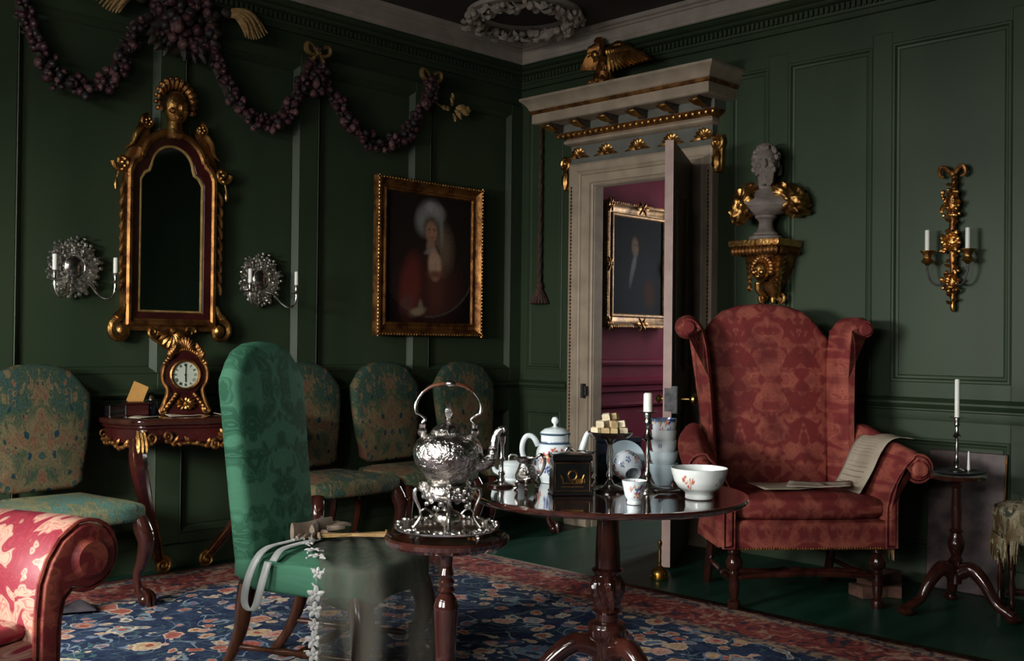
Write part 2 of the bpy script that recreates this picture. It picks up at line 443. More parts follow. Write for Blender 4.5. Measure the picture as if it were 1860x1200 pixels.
def copy_tree(o, parent=None):
    c = o.copy(); COL.objects.link(c); c.parent = parent
    for ch in list(o.children): copy_tree(ch, c)
    return c
def inst(src, parent, loc, rot=(0, 0, 0), sc=1, mat=None):
    c = src.copy(); COL.objects.link(c); c.parent = parent; c.location = loc; c.rotation_euler = rot
    c.scale = (sc, sc, sc) if isinstance(sc, (int, float)) else sc
    return c
RW = -PI/2          # rotation that turns wall pieces onto the door wall
RC = R(-45.47)      # local x = to the right as one looks from the windows' side

# ================================================================== SETTING
def struct(o): o['kind'] = 'structure'; return o
CH = 3.13
fl = struct(MB().bb(-6.75, 3.4, -6.75, .3, -.1, 0).build('floor', 'green_floor'))
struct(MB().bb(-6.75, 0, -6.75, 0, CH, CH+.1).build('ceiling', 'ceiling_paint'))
# mirror wall (left) and door wall (right); panel faces at y = 0
wl = struct(MB().bb(-6.75, 0, 0, .15, 0, CH).build('wall_left', 'green_paint'))
wrm = MB().bb(-.15, .66, .0, .05, 0, CH).bb(1.42, 6.75, .0, .05, 0, CH).bb(.66, 1.42, .0, .05, 2.19, CH)
wr = struct(wrm.build('wall_right', 'green_paint')); wr.rotation_euler.z = RW
PZ0, PZ1, DZ0, DZ1 = .985, 2.70, .17, .715
def panelling(w, bays, stiles, edge, P=.022):
    """stiles and rails stand proud of the panels, each panel framed by a small moulding"""
    for a, b in stiles:
        mb = MB(); mb.pad([(a, .12), (b, .12), (b, PZ1+.06), (a, PZ1+.06)], 0, -P, .003, seg=1); mb.build('stile', 'green_paint', w, 25)
    x0 = min(a for a, b in stiles); x1 = max(b for a, b in stiles)
    for a, b in bays:
        for n, z0, z1 in (('bottom_rail', .12, DZ0), ('lock_rail', DZ1, PZ0), ('top_rail', PZ1, PZ1+.06)):
            MB().bb(a, b, -P+.001, 0, z0, z1).build(n, 'green_paint', w, 25)
        for n, z0, z1 in (('panel', PZ0, PZ1), ('dado_panel', DZ0, DZ1)):
            pr = [(0, -P), (.004, -P-.003), (.026, -.008), (.03, -.004), (.034, -.001), (.034, .002)] if edge > .015 else [(0, -P), (.006, -P-.004), (.014, -P-.003), (.022, -.006), (.03, -.004), (.034, -.001), (.034, .002)]
            mb = MB(); mb.frame(a, z0, b, z1, pr)
            pm = mb.build(n, 'green_paint', w, 25)
            MB().pad([(a+.034, z0+.034), (b-.034, z0+.034), (b-.034, z1-.034), (a+.034, z1-.034)], .01, -.004, .004, seg=1).build('panel_board', 'green_paint', pm, 25)
ST = [(-5.06, -4.94), (-4.23, -4.11), (-3.45, -3.335), (-2.635, -2.505), (-1.805, -1.685), (-.965, -.845), (-.12, 0)]
panelling(wl, [(ST[i][1], ST[i+1][0]) for i in range(len(ST)-1)], ST, .02, .03)
SR = [(0, .075), (.40, .48), (1.60, 1.68), (1.925, 2.045), (2.53, 2.635), (3.22, 3.33), (3.95, 4.06), (4.68, 4.79)]
panelling(wr, [(.075, .40), (1.68, 1.925), (2.045, 2.53), (2.635, 3.22), (3.33, 3.95), (4.06, 4.68)], SR, .012, .016)
# mouldings run along both walls
def run(name, prof, mat, x0, x1, rz, kind='structure'):
    """prof: (out, z) points, extruded along local x"""
    mb = MB(); n = len(prof); V = [(x0 if x0 != 'c' else 0, -p, z) for p, z in prof]+[(x1, -p, z) for p, z in prof]
    # mitre into the corner at x = 0
    if x1 == 0: V = [(x0, -p, z) for p, z in prof]+[(-p, -p, z) for p, z in prof]
    if x0 == 0: V = [(p, -p, z) for p, z in prof]+[(x1, -p, z) for p, z in prof]
    F = [(i, i+1, n+i+1, n+i) for i in range(n-1)]+[tuple(range(n)), tuple(range(2*n-1, n-1, -1))]
    mb.add(V, F); o = mb.build(name, mat, None, 30); o.rotation_euler.z = rz
    if kind: o['kind'] = kind
    return o
rail = [(0, .80), (.02, .80), (.024, .815), (.024, .845), (.034, .85), (.034, .858), (.046, .866), (.062, .882), (.062, .892), (.05, .897), (.022, .91), (0, .915)]
run('trim_1', rail, 'green_paint', -6.75, 0, 0); run('trim_2', rail, 'green_paint', 0, .478, RW); run('trim_3', rail, 'green_paint', 1.602, 6.75, RW)
base = [(0, 0), (.026, 0), (.026, .10), (.02, .112), (.02, .12), (0, .125)]
run('baseboard_left', base, 'green_paint', -6.75, 0, 0)
run('baseboard_right', base, 'green_paint', 0, .478, RW); run('baseboard_door', base, 'green_paint', 1.602, 6.75, RW)
# green dentil cornice below the plaster cove
corn = [(0, 2.875), (.024, 2.875), (.03, 2.885), (.03, 2.90), (.04, 2.905), (.045, 2.915), (.045, 2.955), (.07, 2.958), (.08, 2.965), (.085, 2.975), (.10, 2.978), (.115, 2.985), (.125, 2.997), (.135, 3.0), (.135, 3.015), (0, 3.015)]
cl = run('trim_4', corn, 'green_paint', -6.75, 0, 0); cr = run('trim_5', corn, 'green_paint', 0, 6.75, RW)
cove = [(0, 3.0), (.13, 3.002), (.143, 3.01), (.143, 3.022), (.15, 3.03), (.15, 3.085), (.165, 3.09), (.165, 3.10), (.185, 3.108), (.19, 3.12), (.19, CH), (0, CH)]
cv = run('trim_6', cove, 'plaster', -6.75, 0, 0); run('trim_7', cove, 'plaster', 0, 6.75, RW)
for o, sg in ((cl, -1), (cr, 1)):
    mb = MB()
    for i in range(150):
        x = sg*(.075+i*.030); mb.bb(x-.0085, x+.0085, -.063, -.044, 2.917, 2.95)
    mb.build('dentil_course', 'green_paint', o, kind='stuff')
# the two walls behind the camera with their sash windows
def window_wall(name, x, ys, mat, rz, ylo, yhi, ztop, wz0, wz1, widx):
    """built along local x, inner face at local y=0"""
    mb = MB(); prev = ylo
    for a, b in ys:
        mb.bb(prev, a, 0, .18, 0, ztop); mb.bb(a, b, 0, .18, 0, wz0); mb.bb(a, b, 0, .18, wz1, ztop); prev = b
    mb.bb(prev, yhi, 0, .18, 0, ztop)
    o = struct(mb.build(name, mat)); o.location = x; o.rotation_euler.z = rz
    for k, (a, b) in enumerate(ys):
        wf = MB().frame(a-.09, wz0-.09, b+.09, wz1+.09, [(0, 0), (.0, -.03), (.06, -.045), (.09, -.02), (.09, .12)]).build('window_%d' % (widx+k), 'stone_paint')
        struct(wf); wf.location = x; wf.rotation_euler.z = rz
        for i in (1, 2, 3): MB().bb(a+(b-a)*i/4-.012, a+(b-a)*i/4+.012, .09, .12, wz0, wz1).build('glazing_bar', 'stone_paint', wf)
        for i in range(1, 5): MB().bb(a, b, .09, .12, wz0+(wz1-wz0)*i/5-.012, wz0+(wz1-wz0)*i/5+.012).build('glazing_bar', 'stone_paint', wf)
# opposite the door wall: local x = world y, so that the room lies at local -y (+x world)
window_wall('wall_window', (-5.95, 0, 0), [(-4.7, -3.5), (-2.55, -1.35)], 'green_paint', PI/2, -6.75, .1, CH, .70, 1.66, 1)
struct(MB().bb(-6.75, 3.4, -6.75, -6.6, 0, CH).build('wall_rear', 'green_paint'))
# next room beyond the door: crimson panelling
wn = struct(MB().bb(.051, 3.4, .02, .17, 0, 3.0).build('wall_crimson', 'magenta_paint'))
for a, b in ((.25, .62), (.72, 1.75), (1.85, 2.9)):
    for nme, z0, z1 in (('panel', 1.0, 2.75), ('dado_panel', .2, .72)):
        MB().frame(a, z0, b, z1, [(0, .02), (0, 0), (.02, -.006), (.035, .0), (.045, .014), (.05, .03)]).build(nme, 'magenta_paint', wn, 25)
run('trim_8', [(-.02, .80), (.0, .80), (.005, .84), (.02, .85), (.03, .875), (.03, .885), (.0, .90), (-.02, .905)], 'magenta_paint', .051, 3.35, 0)
run('baseboard_crimson', [(-.02, 0), (.012, 0), (.012, .13), (0, .14), (-.02, .14)], 'magenta_paint', .051, 3.35, 0)
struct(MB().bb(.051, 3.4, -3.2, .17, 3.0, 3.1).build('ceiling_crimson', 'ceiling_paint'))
struct(MB().bb(.051, 3.4, -3.3, -3.15, 0, 3.0).build('wall_crimson_side', 'magenta_paint'))
window_wall('wall_crimson_window', (3.22, 0, 0), [(.60, 1.10)], 'magenta_paint', RW, -.15, 3.2, 3.0, .6, 2.3, 3)
# rug (origin so that its far edges are at local x=1.9, y=2.3)
def rugf(u, v):
    x = -2.85+u*4.75; y = -2.3-1.5+v*6.1
    return (x, y, .0025+.0008*math.sin(x*5+y*3)*math.sin(y*4))
rg = MB().grid(rugf, 60, 60)
rug = rg.build('rug', 'rug', solid=.004); rug.location = (-3.02, -2.42, .0)
tag(rug, 'large navy and rose patterned oriental rug covering the green floor', 'rug')

# ceiling wreath of plaster
t = thing('plaster_wreath', 'pale plaster wreath of leaves and berries moulded on the ceiling', 'wreath', (-.645, -.64, CH))
wr_r = random.Random(3); mb = MB()
mb.lathe([(.26, 0), (.27, -.02), (.30, -.03), (.335, -.02), (.345, 0)], 48, cap=False); mb.build('ring', 'plaster', t)
lf = MB().leaf((0, 0, 0), (.085, 0, -.01), .05, (0, 0, -.03)).build('leaf', 'plaster', t)
br = MB().ball((0, 0, 0), .02, 7, 5).build('berry', 'plaster', t)
first = [True, True]
for i in range(70):
    a = 2*PI*i/70*1.0+wr_r.uniform(-.03, .03); rr = .305+wr_r.uniform(-.05, .05)
    L = (rr*math.cos(a), rr*math.sin(a), -.03+wr_r.uniform(-.01, .005))
    rot = (wr_r.uniform(-.4, .4), wr_r.uniform(-.4, .4), a+PI/2+wr_r.uniform(-.9, .9))
    if first[0]: lf.location = L; lf.rotation_euler = rot; first[0] = False
    else: inst(lf, t, L, rot, wr_r.uniform(.7, 1.1))
    a += .03; rr = .305+wr_r.uniform(-.05, .05); L = (rr*math.cos(a), rr*math.sin(a), -.05+wr_r.uniform(-.02, .01))
    if first[1]: br.location = L; first[1] = False
    else: inst(br, t, L, (0, 0, 0), wr_r.uniform(.7, 1.5))

# ================================================================== DOOR CASE, DOOR
def outline_arc(cx, cz, r, a0, a1, n=8): return [(cx+r*math.cos(a0+(a1-a0)*i/n), cz+r*math.sin(a0+(a1-a0)*i/n)) for i in range(n+1)]
dc = struct(MB().bb(.664, .680, -.02, .06, 0, 2.175).bb(1.40, 1.416, -.02, .06, 0, 2.175).bb(.664, 1.416, -.02, .06, 2.162, 2.178).build('door_1', 'stone_paint'))
dc.rotation_euler.z = RW
CX = 1.04
# architrave: three runs, stepped profile (d from opening edge outwards, protrusion)
AP = [(0, 0), (0, .03), (.012, .036), (.022, .03), (.024, .04), (.085, .044), (.09, .054), (.10, .058), (.112, .052), (.12, .06), (.165, .066), (.18, .06), (.18, 0)]
ox0, ox1, oz = .672, 1.408, 2.165
def arch(pts_a, pts_b, name):
    n = len(AP); mb = MB(); mb.add([p for p in pts_a]+[p for p in pts_b], [(i, i+1, n+i+1, n+i) for i in range(n-1)]); return mb.build(name, 'stone_paint', dc, 25)
arch([(ox0-d, -p, .16) for d, p in AP], [(ox0-d, -p, oz+d*.8) for d, p in AP], 'architrave_side')
arch([(ox1+d, -p, .16) for d, p in AP], [(ox1+d, -p, oz+d*.8) for d, p in AP], 'architrave_side')
arch([(ox0-d, -p, oz+d*.8) for d, p in AP], [(ox1+d, -p, oz+d*.8) for d, p in AP], 'architrave_head')
for x in (ox0-.092, ox1+.092): MB().pad([(x-.094, 0), (x+.094, 0), (x+.094, .165), (x-.094, .165)], 0, -.075, .006, seg=2).build('plinth_block', 'stone_paint', dc)
for x in (ox0-.155, ox1+.155, ox1+.016):
    mb = MB()
    for i in range(88): mb.ball((x, -.064 if abs(x-ox1) > .05 else -.036, .20+i*.0225), (.008, .006, .010), 6, 4)
    mb.build('gilt_beading', 'gilt_dull', dc, kind='stuff')
# frieze, bed mouldings, corona, cyma
def entab(name, prof, mat, half):
    """prof (out, z); returns at both ends"""
    mb = MB(); rings = [[(CX-half-p, 0, z), (CX-half-p, -p, z), (CX+half+p, -p, z), (CX+half+p, 0, z)] for p, z in prof]
    V = sum(rings, []); F = []
    for i in range(len(prof)-1):
        for j in range(3): F.append((i*4+j, i*4+j+1, i*4+5+j, i*4+4+j))
    F.append((0, 1, 2, 3)); F.append(tuple((len(prof)-1)*4+j for j in (3, 2, 1, 0)))
    mb.add(V, F); return mb.build(name, mat, dc, 25)
entab('frieze', [(.05, 2.305), (.055, 2.315), (.05, 2.33), (.05, 2.43)], 'grey_paint', .49)
entab('torus_moulding', [(.05, 2.425), (.075, 2.43), (.092, 2.442), (.092, 2.456), (.08, 2.468), (.08, 2.475)], 'stone_paint', .475)
entab('egg_moulding', [(.08, 2.47), (.10, 2.475), (.125, 2.495), (.13, 2.505)], 'gilt_dull', .475)
entab('modillion_band', [(.125, 2.50), (.13, 2.505), (.13, 2.56)], 'grey_paint', .475)
entab('corona', [(.10, 2.553), (.275, 2.553), (.285, 2.558), (.285, 2.62), (.10, 2.62)], 'stone_paint', .385)
entab('gilt_fillet', [(.28, 2.612), (.297, 2.618), (.302, 2.632), (.29, 2.638)], 'gilt_dull', .385)
entab('cyma', [(.12, 2.632), (.29, 2.634), (.30, 2.642), (.306, 2.66), (.325, 2.683), (.338, 2.695), (.345, 2.70), (.345, 2.715), (.12, 2.718)], 'stone_paint', .385)
eg = MB().ball((0, 0, 0), (.013, .012, .018), 7, 5).build('egg', 'gilt', dc)
for i in range(27):
    L = (CX-.59+i*1.18/26, -.122, 2.488)
    if i == 0: eg.location = L
    else: inst(eg, dc, L)
md = MB(); md.pad([(-.03, -.002), (.03, -.002), (.03, .012), (-.03, .012)], -.13, -.27, .003, seg=1)
sd = [(-.13, -.04), (-.16, -.046), (-.19, -.03), (-.235, -.012), (-.262, -.018), (-.272, -.002), (-.13, 0)]
md.pad(sd, -.024, .024, .004, plane='yz', seg=1)
md = md.build('modillion', 'door_dark', dc)
gl = MB()
for x in (-.02, -.007, .007, .02): gl.leaf((x*.5, -.16, -.03), (x*1.6, -.275, -.006), .022, (0, -.004, -.012))
gl.ball((0, -.268, -.016), (.026, .012, .012), 8, 5)
gl = gl.build('leaf_scroll', 'gilt', md)
mods = [CX-.56+i*.224 for i in range(6)]
md.location = (mods[0], 0, 2.548)
for x in mods[1:]:
    c2 = inst(md, dc, (x, 0, 2.548)); g2 = gl.copy(); COL.objects.link(g2); g2.parent = c2
sh = MB()
for i in range(7):
    a = PI*(.08+.84*i/6); sh.leaf((0, -.05, -.01), (.052*math.cos(a), -.062, -.018+.062*math.sin(a)), .024, (0, -.012, 0))
sh.ball((0, -.06, -.02), (.022, .016, .015), 8, 5)
for sx in (-1, 1): sh.leaf((0, -.055, -.02), (sx*.075, -.058, -.032), .022, (0, -.01, .004))
sh = sh.build('frieze_shell', 'gilt', dc); sh.location = (CX, 0, 2.375); sh.scale = (1.3, .8, .95)
for dx in (-.25, .25, -.48, .48): inst(sh, dc, (CX+dx, 0, 2.375), sc=(1.3, .8, .95))
for sx in (-1, 1):
    mb = MB(); x = CX+sx*.575
    mb.pad([(x-.03, 2.15), (x+.03, 2.15), (x+.035, 2.36), (x-.035, 2.36)], 0, -.05, .01, seg=2)
    mb.spiral((x, -.06, 2.315), .042, 1.6, PI/2, -sx, .012); mb.leaf((x, -.055, 2.28), (x, -.06, 2.15), .05, (0, -.016, 0)); mb.ball((x, -.07, 2.32), .016)
    mb.build('console_scroll', 'gilt', dc)
# door strike on the left jamb, small gilt escutcheon on the outer edge
MB().bb(.62, .64, -.075, -.05, .815, .905).bb(.632, .658, -.065, -.05, .83, .89).build('strike_plate', 'iron', dc)
# open door leaf, hinged on the right jamb
dl = bpy.data.objects.new('door_2', None); COL.objects.link(dl); dl['kind'] = 'structure'
dl.location = (-.03, -1.405, .015); dl.rotation_euler.z = math.atan2(-1.772+1.405, -.726+.03)   # local x runs from hinge to free edge
LW = .787
MB().bb(0, LW-.004, -.022, .022, 0, 2.20).build('slab', 'door_dark', dl)
MB().bb(LW-.004, LW, -.022, .022, 0, 2.20).build('edge_lipping', 'pink_paint', dl)
for x0, x1, z0, z1 in ((.10, .36, .2, .85), (.43, .69, .2, .85), (.10, .36, 1.0, 1.95), (.43, .69, 1.0, 1.95)):
    for s_ in (1, -1):
        mb = MB(); mb.frame(x0, z0, x1, z1, [(0, 0), (.0, -.008), (.015, -.012), (.025, -.004), (.03, .0)])
        mb.tf(Matrix.Translation((0, -.022*s_ if s_ > 0 else .022, 0)) @ (Matrix.Identity(4) if s_ > 0 else Matrix.Scale(-1, 4, (0, 1, 0))))
        mb.build('panel', 'door_dark', dl, 25)
lk = MB().pad([(LW-.15, .79), (LW+.003, .79), (LW+.003, .93), (LW-.15, .93)], .020, .055, .004, seg=2).build('lock_case', 'iron', dl)
MB().bb(LW, LW+.006, -.014, .05, .80, .92).build('lock_plate', 'iron', lk)
kb = MB()
kb.lathe([(.008, 0), (.008, .05), (.014, .056), (.03, .066), (.033, .078), (.026, .09), (.01, .096), (0, .097)], 20, M=Matrix.Rotation(R(-90), 4, 'X'))
kb.tf(Matrix.Translation((LW-.10, .05, .86))); kb.build('knob', 'brass', lk)
kb = MB(); kb.lathe([(.012, 0), (.008, .02), (.02, .03), (.024, .04), (.012, .052), (0, .053)], 16, M=Matrix.Rotation(R(90), 4, 'X')); kb.tf(Matrix.Translation((LW-.10, -.022, .86))); kb.build('knob', 'brass', dl)
for z in (.25, 1.1, 1.9): MB().tube([(0, .022, z-.05), (0, .022, z+.05)], .011, 10).build('hinge', 'brass', dl)
# brass door stop
t = thing('door_stop', 'brass bell-shaped door stop with tall handle on the green floor', 'door stop', (-.93, -1.885, .0))
MB().lathe([(0, 0), (.042, 0), (.046, .006), (.046, .018), (.038, .024), (.044, .032), (.04, .044), (.03, .056), (.012, .066), (.008, .075), (0, .076)], 24).build('base', 'brass', t)
MB().lathe([(.006, .07), (.010, .09), (.006, .11), (.009, .14), (.006, .16), (.012, .175), (.010, .19), (0, .197)], 14).build('handle', 'brass', t)
# gilt eagle on the cornice
t = thing('carved_eagle', 'gilded carved eagle with outspread wing perched on the door cornice', 'carving', (-.22, -.90, 2.718), RW)
mb = MB()
for i in range(26):
    a = rnd.uniform(0, 2*PI); mb.ball((.10*math.cos(a)*rnd.random(), .05*math.sin(a), .018+.02*rnd.random()), (rnd.uniform(.015, .03),)*3, 7, 5)
mb.build('rocky_base', 'gilt_dull', t)
b = MB(); b.lathe([(0, .02), (.03, .03), (.05, .07), (.052, .11), (.035, .16), (.022, .185), (0, .19)], 16, sq=(1, .8))
for i in range(40):
    a = rnd.uniform(0, 2*PI); z = rnd.uniform(.05, .16); r = .05
    b.leaf((r*math.cos(a), r*.8*math.sin(a), z), (r*1.02*math.cos(a), r*.86*math.sin(a), z-.04), .026, (.008*math.cos(a), .008*math.sin(a), 0), nu=4)
b.build('body', 'gilt_dull', t)
h = MB(); h.ball((-.045, -.02, .205), (.03, .026, .028), 10, 8); h.tube([(-.03, -.01, .16), (-.035, -.012, .19)], [.032, .026], 10)
h.tube([(-.068, -.032, .21), (-.088, -.04, .205), (-.094, -.042, .19)], [.013, .009, .002], 8); h.build('head', 'gilt', t)
for sx, sp, dz in ((1, 1.0, 0), (-1, .42, .05)):
    w = MB(); w.tube([(sx*.04, .01, .13), (sx*.09*sp, .012, .23+dz), (sx*.15*sp, .01, .235+dz)], [.026, .034, .022], 10, k=4)
    for i in range(11):
        u = i/10; x = .05+.12*u
        w.leaf((sx*x*sp, 0, .235+dz-.02*u), (sx*(x*sp+.20*u*sp+.01), -.005, .16+dz*.6-.14*(1-u)*.6-.06*u), .036, (0, -.014, 0))
        w.leaf((sx*x*sp, -.012, .24+dz-.02*u), (sx*(x*sp+.08*u*sp), -.018, .185+dz*.6), .034, (0, -.012, 0))
    w.build('wing', 'gilt_dull' if sx < 0 else 'gilt', t)
for sx in (-.025, .03): MB().tube([(sx, -.01, .05), (sx, -.03, .02)], [.014, .011], 8).build('foot', 'gilt_dull', t)
# bell pull
t = thing('bell_pull', 'brown braided bell pull with tassel hanging beside the doorcase', 'bell pull', (-.045, -.225, 1.42))
mb = MB()
for k in range(2): mb.tube([(.006*math.cos(i*.5+k*PI), .006*math.sin(i*.5+k*PI), .12+i*.0135) for i in range(86)], .0075, 6)
mb.build('cord', 'rope', t)
MB().lathe([(.010, .145), (.022, .13), (.026, .11), (.018, .10), (.022, .092), (.014, .085)], 16).build('tassel_head', 'rope', t)
mb = MB()
for i in range(34):
    a = 2*PI*i/34; r = .062*(1 if i % 2 else .8); mb.tube([(.016*math.cos(a), .016*math.sin(a), .09), (r*.6*math.cos(a), r*.6*math.sin(a), .05), (r*math.cos(a), r*math.sin(a), .0)], [.007, .010, .009], 5)
mb.build('tassel_fringe', 'rope', t)

# ================================================================== WALL PIECES
# ---- pictures
def ell(u, v, cx, cy, rx, ry, soft=.25, rot=0):
    dx, dy = u-cx, v-cy
    if rot: dx, dy = dx*math.cos(rot)+dy*math.sin(rot), -dx*math.sin(rot)+dy*math.cos(rot)
    d = math.sqrt((dx/rx)**2+(dy/ry)**2)
    return max(0, min(1, (1+soft-d)/(2*soft)))
def paint(u, v, bg, strokes):
    c = list(bg)
    for (cx, cy, rx, ry, col, soft, rot, op) in strokes:
        f = ell(u, v, cx, cy, rx, ry, soft, rot)*op
        for i in range(3): c[i] += (col[i]-c[i])*f
    n = .88+.24*((math.sin(u*97.3+v*57.1)*43758.5) % 1)
    return tuple(x*n for x in c)
skin = (.22, .12, .075); skin2 = (.30, .19, .13)
LADY = [(.5, .55, .62, .62, (.016, .011, .009), .6, 0, 1),
        (.50, .24, .36, .30, (.035, .014, .011), .3, 0, 1), (.28, .27, .11, .24, (.085, .020, .016), .35, -.15, 1),
        (.58, .30, .10, .22, (.06, .022, .016), .4, 0, .9), (.64, .60, .12, .17, (.12, .085, .055), .5, .15, .8),
        (.50, .84, .145, .115, (.13, .13, .125), .3, .2, .95), (.44, .79, .10, .10, (.16, .16, .155), .4, .5, .8), (.56, .88, .10, .055, (.20, .195, .185), .5, -.2, .8), (.50, .915, .05, .03, (.22, .22, .21), .5, 0, .9),
        (.635, .76, .022, .13, (.15, .15, .14), .5, .05, .8), (.51, .75, .085, .09, (.05, .035, .028), .3, 0, .9),
        (.515, .715, .068, .082, skin, .25, .05, 1), (.535, .705, .03, .04, (.26, .12, .085), .6, 0, .8), (.49, .735, .014, .007, (.03, .018, .014), .5, 0, .9), (.55, .733, .013, .007, (.03, .018, .014), .5, 0, .9), (.525, .702, .008, .02, (.27, .16, .11), .6, 0, .7), (.525, .672, .02, .007, (.16, .045, .035), .5, 0, .9),
        (.51, .60, .05, .06, (.18, .11, .075), .3, 0, 1), (.50, .565, .06, .02, (.14, .13, .12), .4, .3, .9), (.56, .46, .075, .115, skin2, .25, .1, 1), (.57, .385, .09, .03, (.10, .035, .022), .5, 0, .9),
        (.60, .575, .014, .05, (.04, .03, .02), .5, .6, .9), (.24, .14, .08, .06, (.07, .03, .025), .4, .6, 1), (.36, .085, .09, .032, (.16, .12, .075), .4, .2, 1), (.40, .125, .025, .05, (.14, .11, .08), .4, .1, .9)]
def lady(u, v):
    c = paint(u, v, (.0065, .006, .006), LADY)
    d = math.sqrt(((u-.5)/.56)**2+((v-.52)/.47)**2)   # painted oval spandrel, low right
    c = tuple(x*1.5 for x in c)
    if v < .42 and u > .45 and abs(d-1) < .018: c = (.06, .05, .045)
    if v < .42 and d > 1.018: c = tuple(x*.55 for x in c)
    return c
GENT = [(.5, .5, .5, .55, (.010, .013, .018), .6, 0, 1), (.5, .22, .40, .36, (.013, .018, .024), .4, 0, 1), (.43, .74, .13, .12, (.014, .012, .011), .3, 0, 1), (.43, .70, .065, .095, (.12, .085, .07), .3, .1, 1), (.46, .67, .03, .05, (.15, .09, .07), .5, 0, .7),
        (.41, .725, .014, .008, (.02, .015, .014), .5, 0, .9), (.47, .72, .013, .008, (.02, .015, .014), .5, 0, .9), (.45, .65, .02, .007, (.10, .03, .025), .5, 0, .8), (.40, .50, .04, .14, (.11, .12, .12), .35, -.35, .9), (.36, .38, .03, .10, (.08, .09, .09), .4, -.3, .8), (.72, .22, .09, .14, (.05, .02, .012), .5, .2, .8)]
def gent(u, v): return paint(u, v, (.006, .008, .012), GENT)
def picture(name, label, x0, x1, z0, z1, y, fn, fwid, mats, tilt, corners=False):
    t = thing(name, label, 'painting', ((x0+x1)/2, y, z0)); w = (x1-x0)/2; hgt = z1-z0; f = fwid
    mb = MB(); mb.frame(-w, 0, w, hgt, [(0, .0), (0, -.03), (.006, -.045), (f*.22, -.05), (f*.3, -.038), (f*.55, -.022), (f*.72, -.02), (f*.80, -.03), (f*.92, -.03), (f, -.014), (f, 0)])
    fr = mb.build('frame', mats[0], t, 25)
    mb = MB(); n = int((w*2)/.022)
    for i in range(n+1):
        for z in (.008, hgt-.008): mb.ball((-w+i*2*w/n, -.046, z), (.008, .007, .007), 6, 4)
    n = int(hgt/.022)
    for i in range(n+1):
        for x in (-w+.008, w-.008): mb.ball((x, -.046, i*hgt/n), (.007, .007, .008), 6, 4)
    mb.build('beading', mats[1], fr, kind='stuff')
    if corners:
        for x in (-w+.03, 0, w-.03):
            for z in (.03, hgt/2, hgt-.03):
                if x == 0 and z == hgt/2: continue
                mb = MB()
                for k in range(6): a = k*PI/3; mb.leaf((x, -.045, z), (x+.07*math.cos(a)*(2 if x == 0 else 1)*.6, -.045, z+.06*math.sin(a)), .03, (0, -.012, 0))
                mb.ball((x, -.05, z), .016); mb.build('corner_carving', mats[1], fr)
    cv_ = MB(); cv_.grid(lambda u, v: (-w+f*.95+u*(2*w-1.9*f), -.016, f*.95+v*(hgt-1.9*f)), 90, 110, col=fn); cv_.build('canvas', 'painted', t)
    MB().bb(-w+.02, w-.02, -.012, 0, .02, hgt-.02).build('backing', 'door_dark', t)
    t.rotation_euler.x = tilt
    return t
picture('portrait_painting', 'gilt-framed portrait of a lady in white headdress and red-brown gown', -1.295, -.435, 1.195, 2.145, -.045, lady, .085, ('gilt_dull', 'gilt'), 0)
picture('portrait_painting', 'gilt-framed dark portrait of a man seen through the doorway', .85, 1.68, 1.28, 2.22, -.02, gent, .11, ('gilt_old', 'gilt_dull'), 0, True)

# ---- pier glass
MX = -2.575
t = thing('pier_mirror', 'tall gilt and red lacquer pier mirror with carved head crest', 'mirror', (MX, -.024, 1.09), absz=True)
gw = .168
def mir_outline(d):   # glass outline grown by d
    w = gw+d; o = [(-w, 1.298-d), (w, 1.298-d), (w, 1.95+d*.6), (w-.02, 1.985+d*.8), (w-.045, 2.0+d*.9), (w-.055, 2.03+d)]
    A = outline_arc(0, 2.02, .113+d, R(12), R(168), 16)
    return o+[(x, z+d*.12) for x, z in A]+[(-x, z) for x, z in reversed(o[2:])]
def ring(mb, prof):
    n = len(mir_outline(0)); V = []; F = []
    for d, y in prof: V += [(a, y, b) for a, b in mir_outline(d)]
    for i in range(len(prof)-1):
        for j in range(n): k = (j+1) % n; F.append((i*n+j, i*n+k, (i+1)*n+k, (i+1)*n+j))
    return mb.add(V, F)
g = MB(); g.add([(a, -.012, b) for a, b in mir_outline(.004)], [tuple(range(len(mir_outline(0))))]); g.build('glass', 'mirror_glass', t)
ring(MB(), [(-.006, -.012), (-.004, -.02), (.003, -.022), (.006, -.016)]).build('inner_slip', 'gilt_matte', t, 25)
ring(MB(), [(.004, -.014), (.01, -.022), (.03, -.026), (.046, -.03), (.048, -.02)]).build('lacquer_frame', 'red_lacquer', t, 25)
fr = ring(MB(), [(.046, .02), (.046, -.034), (.054, -.044), (.066, -.046), (.076, -.036), (.08, -.02), (.082, .02)]).build('gilt_frame', 'gilt_dull', t, 25)
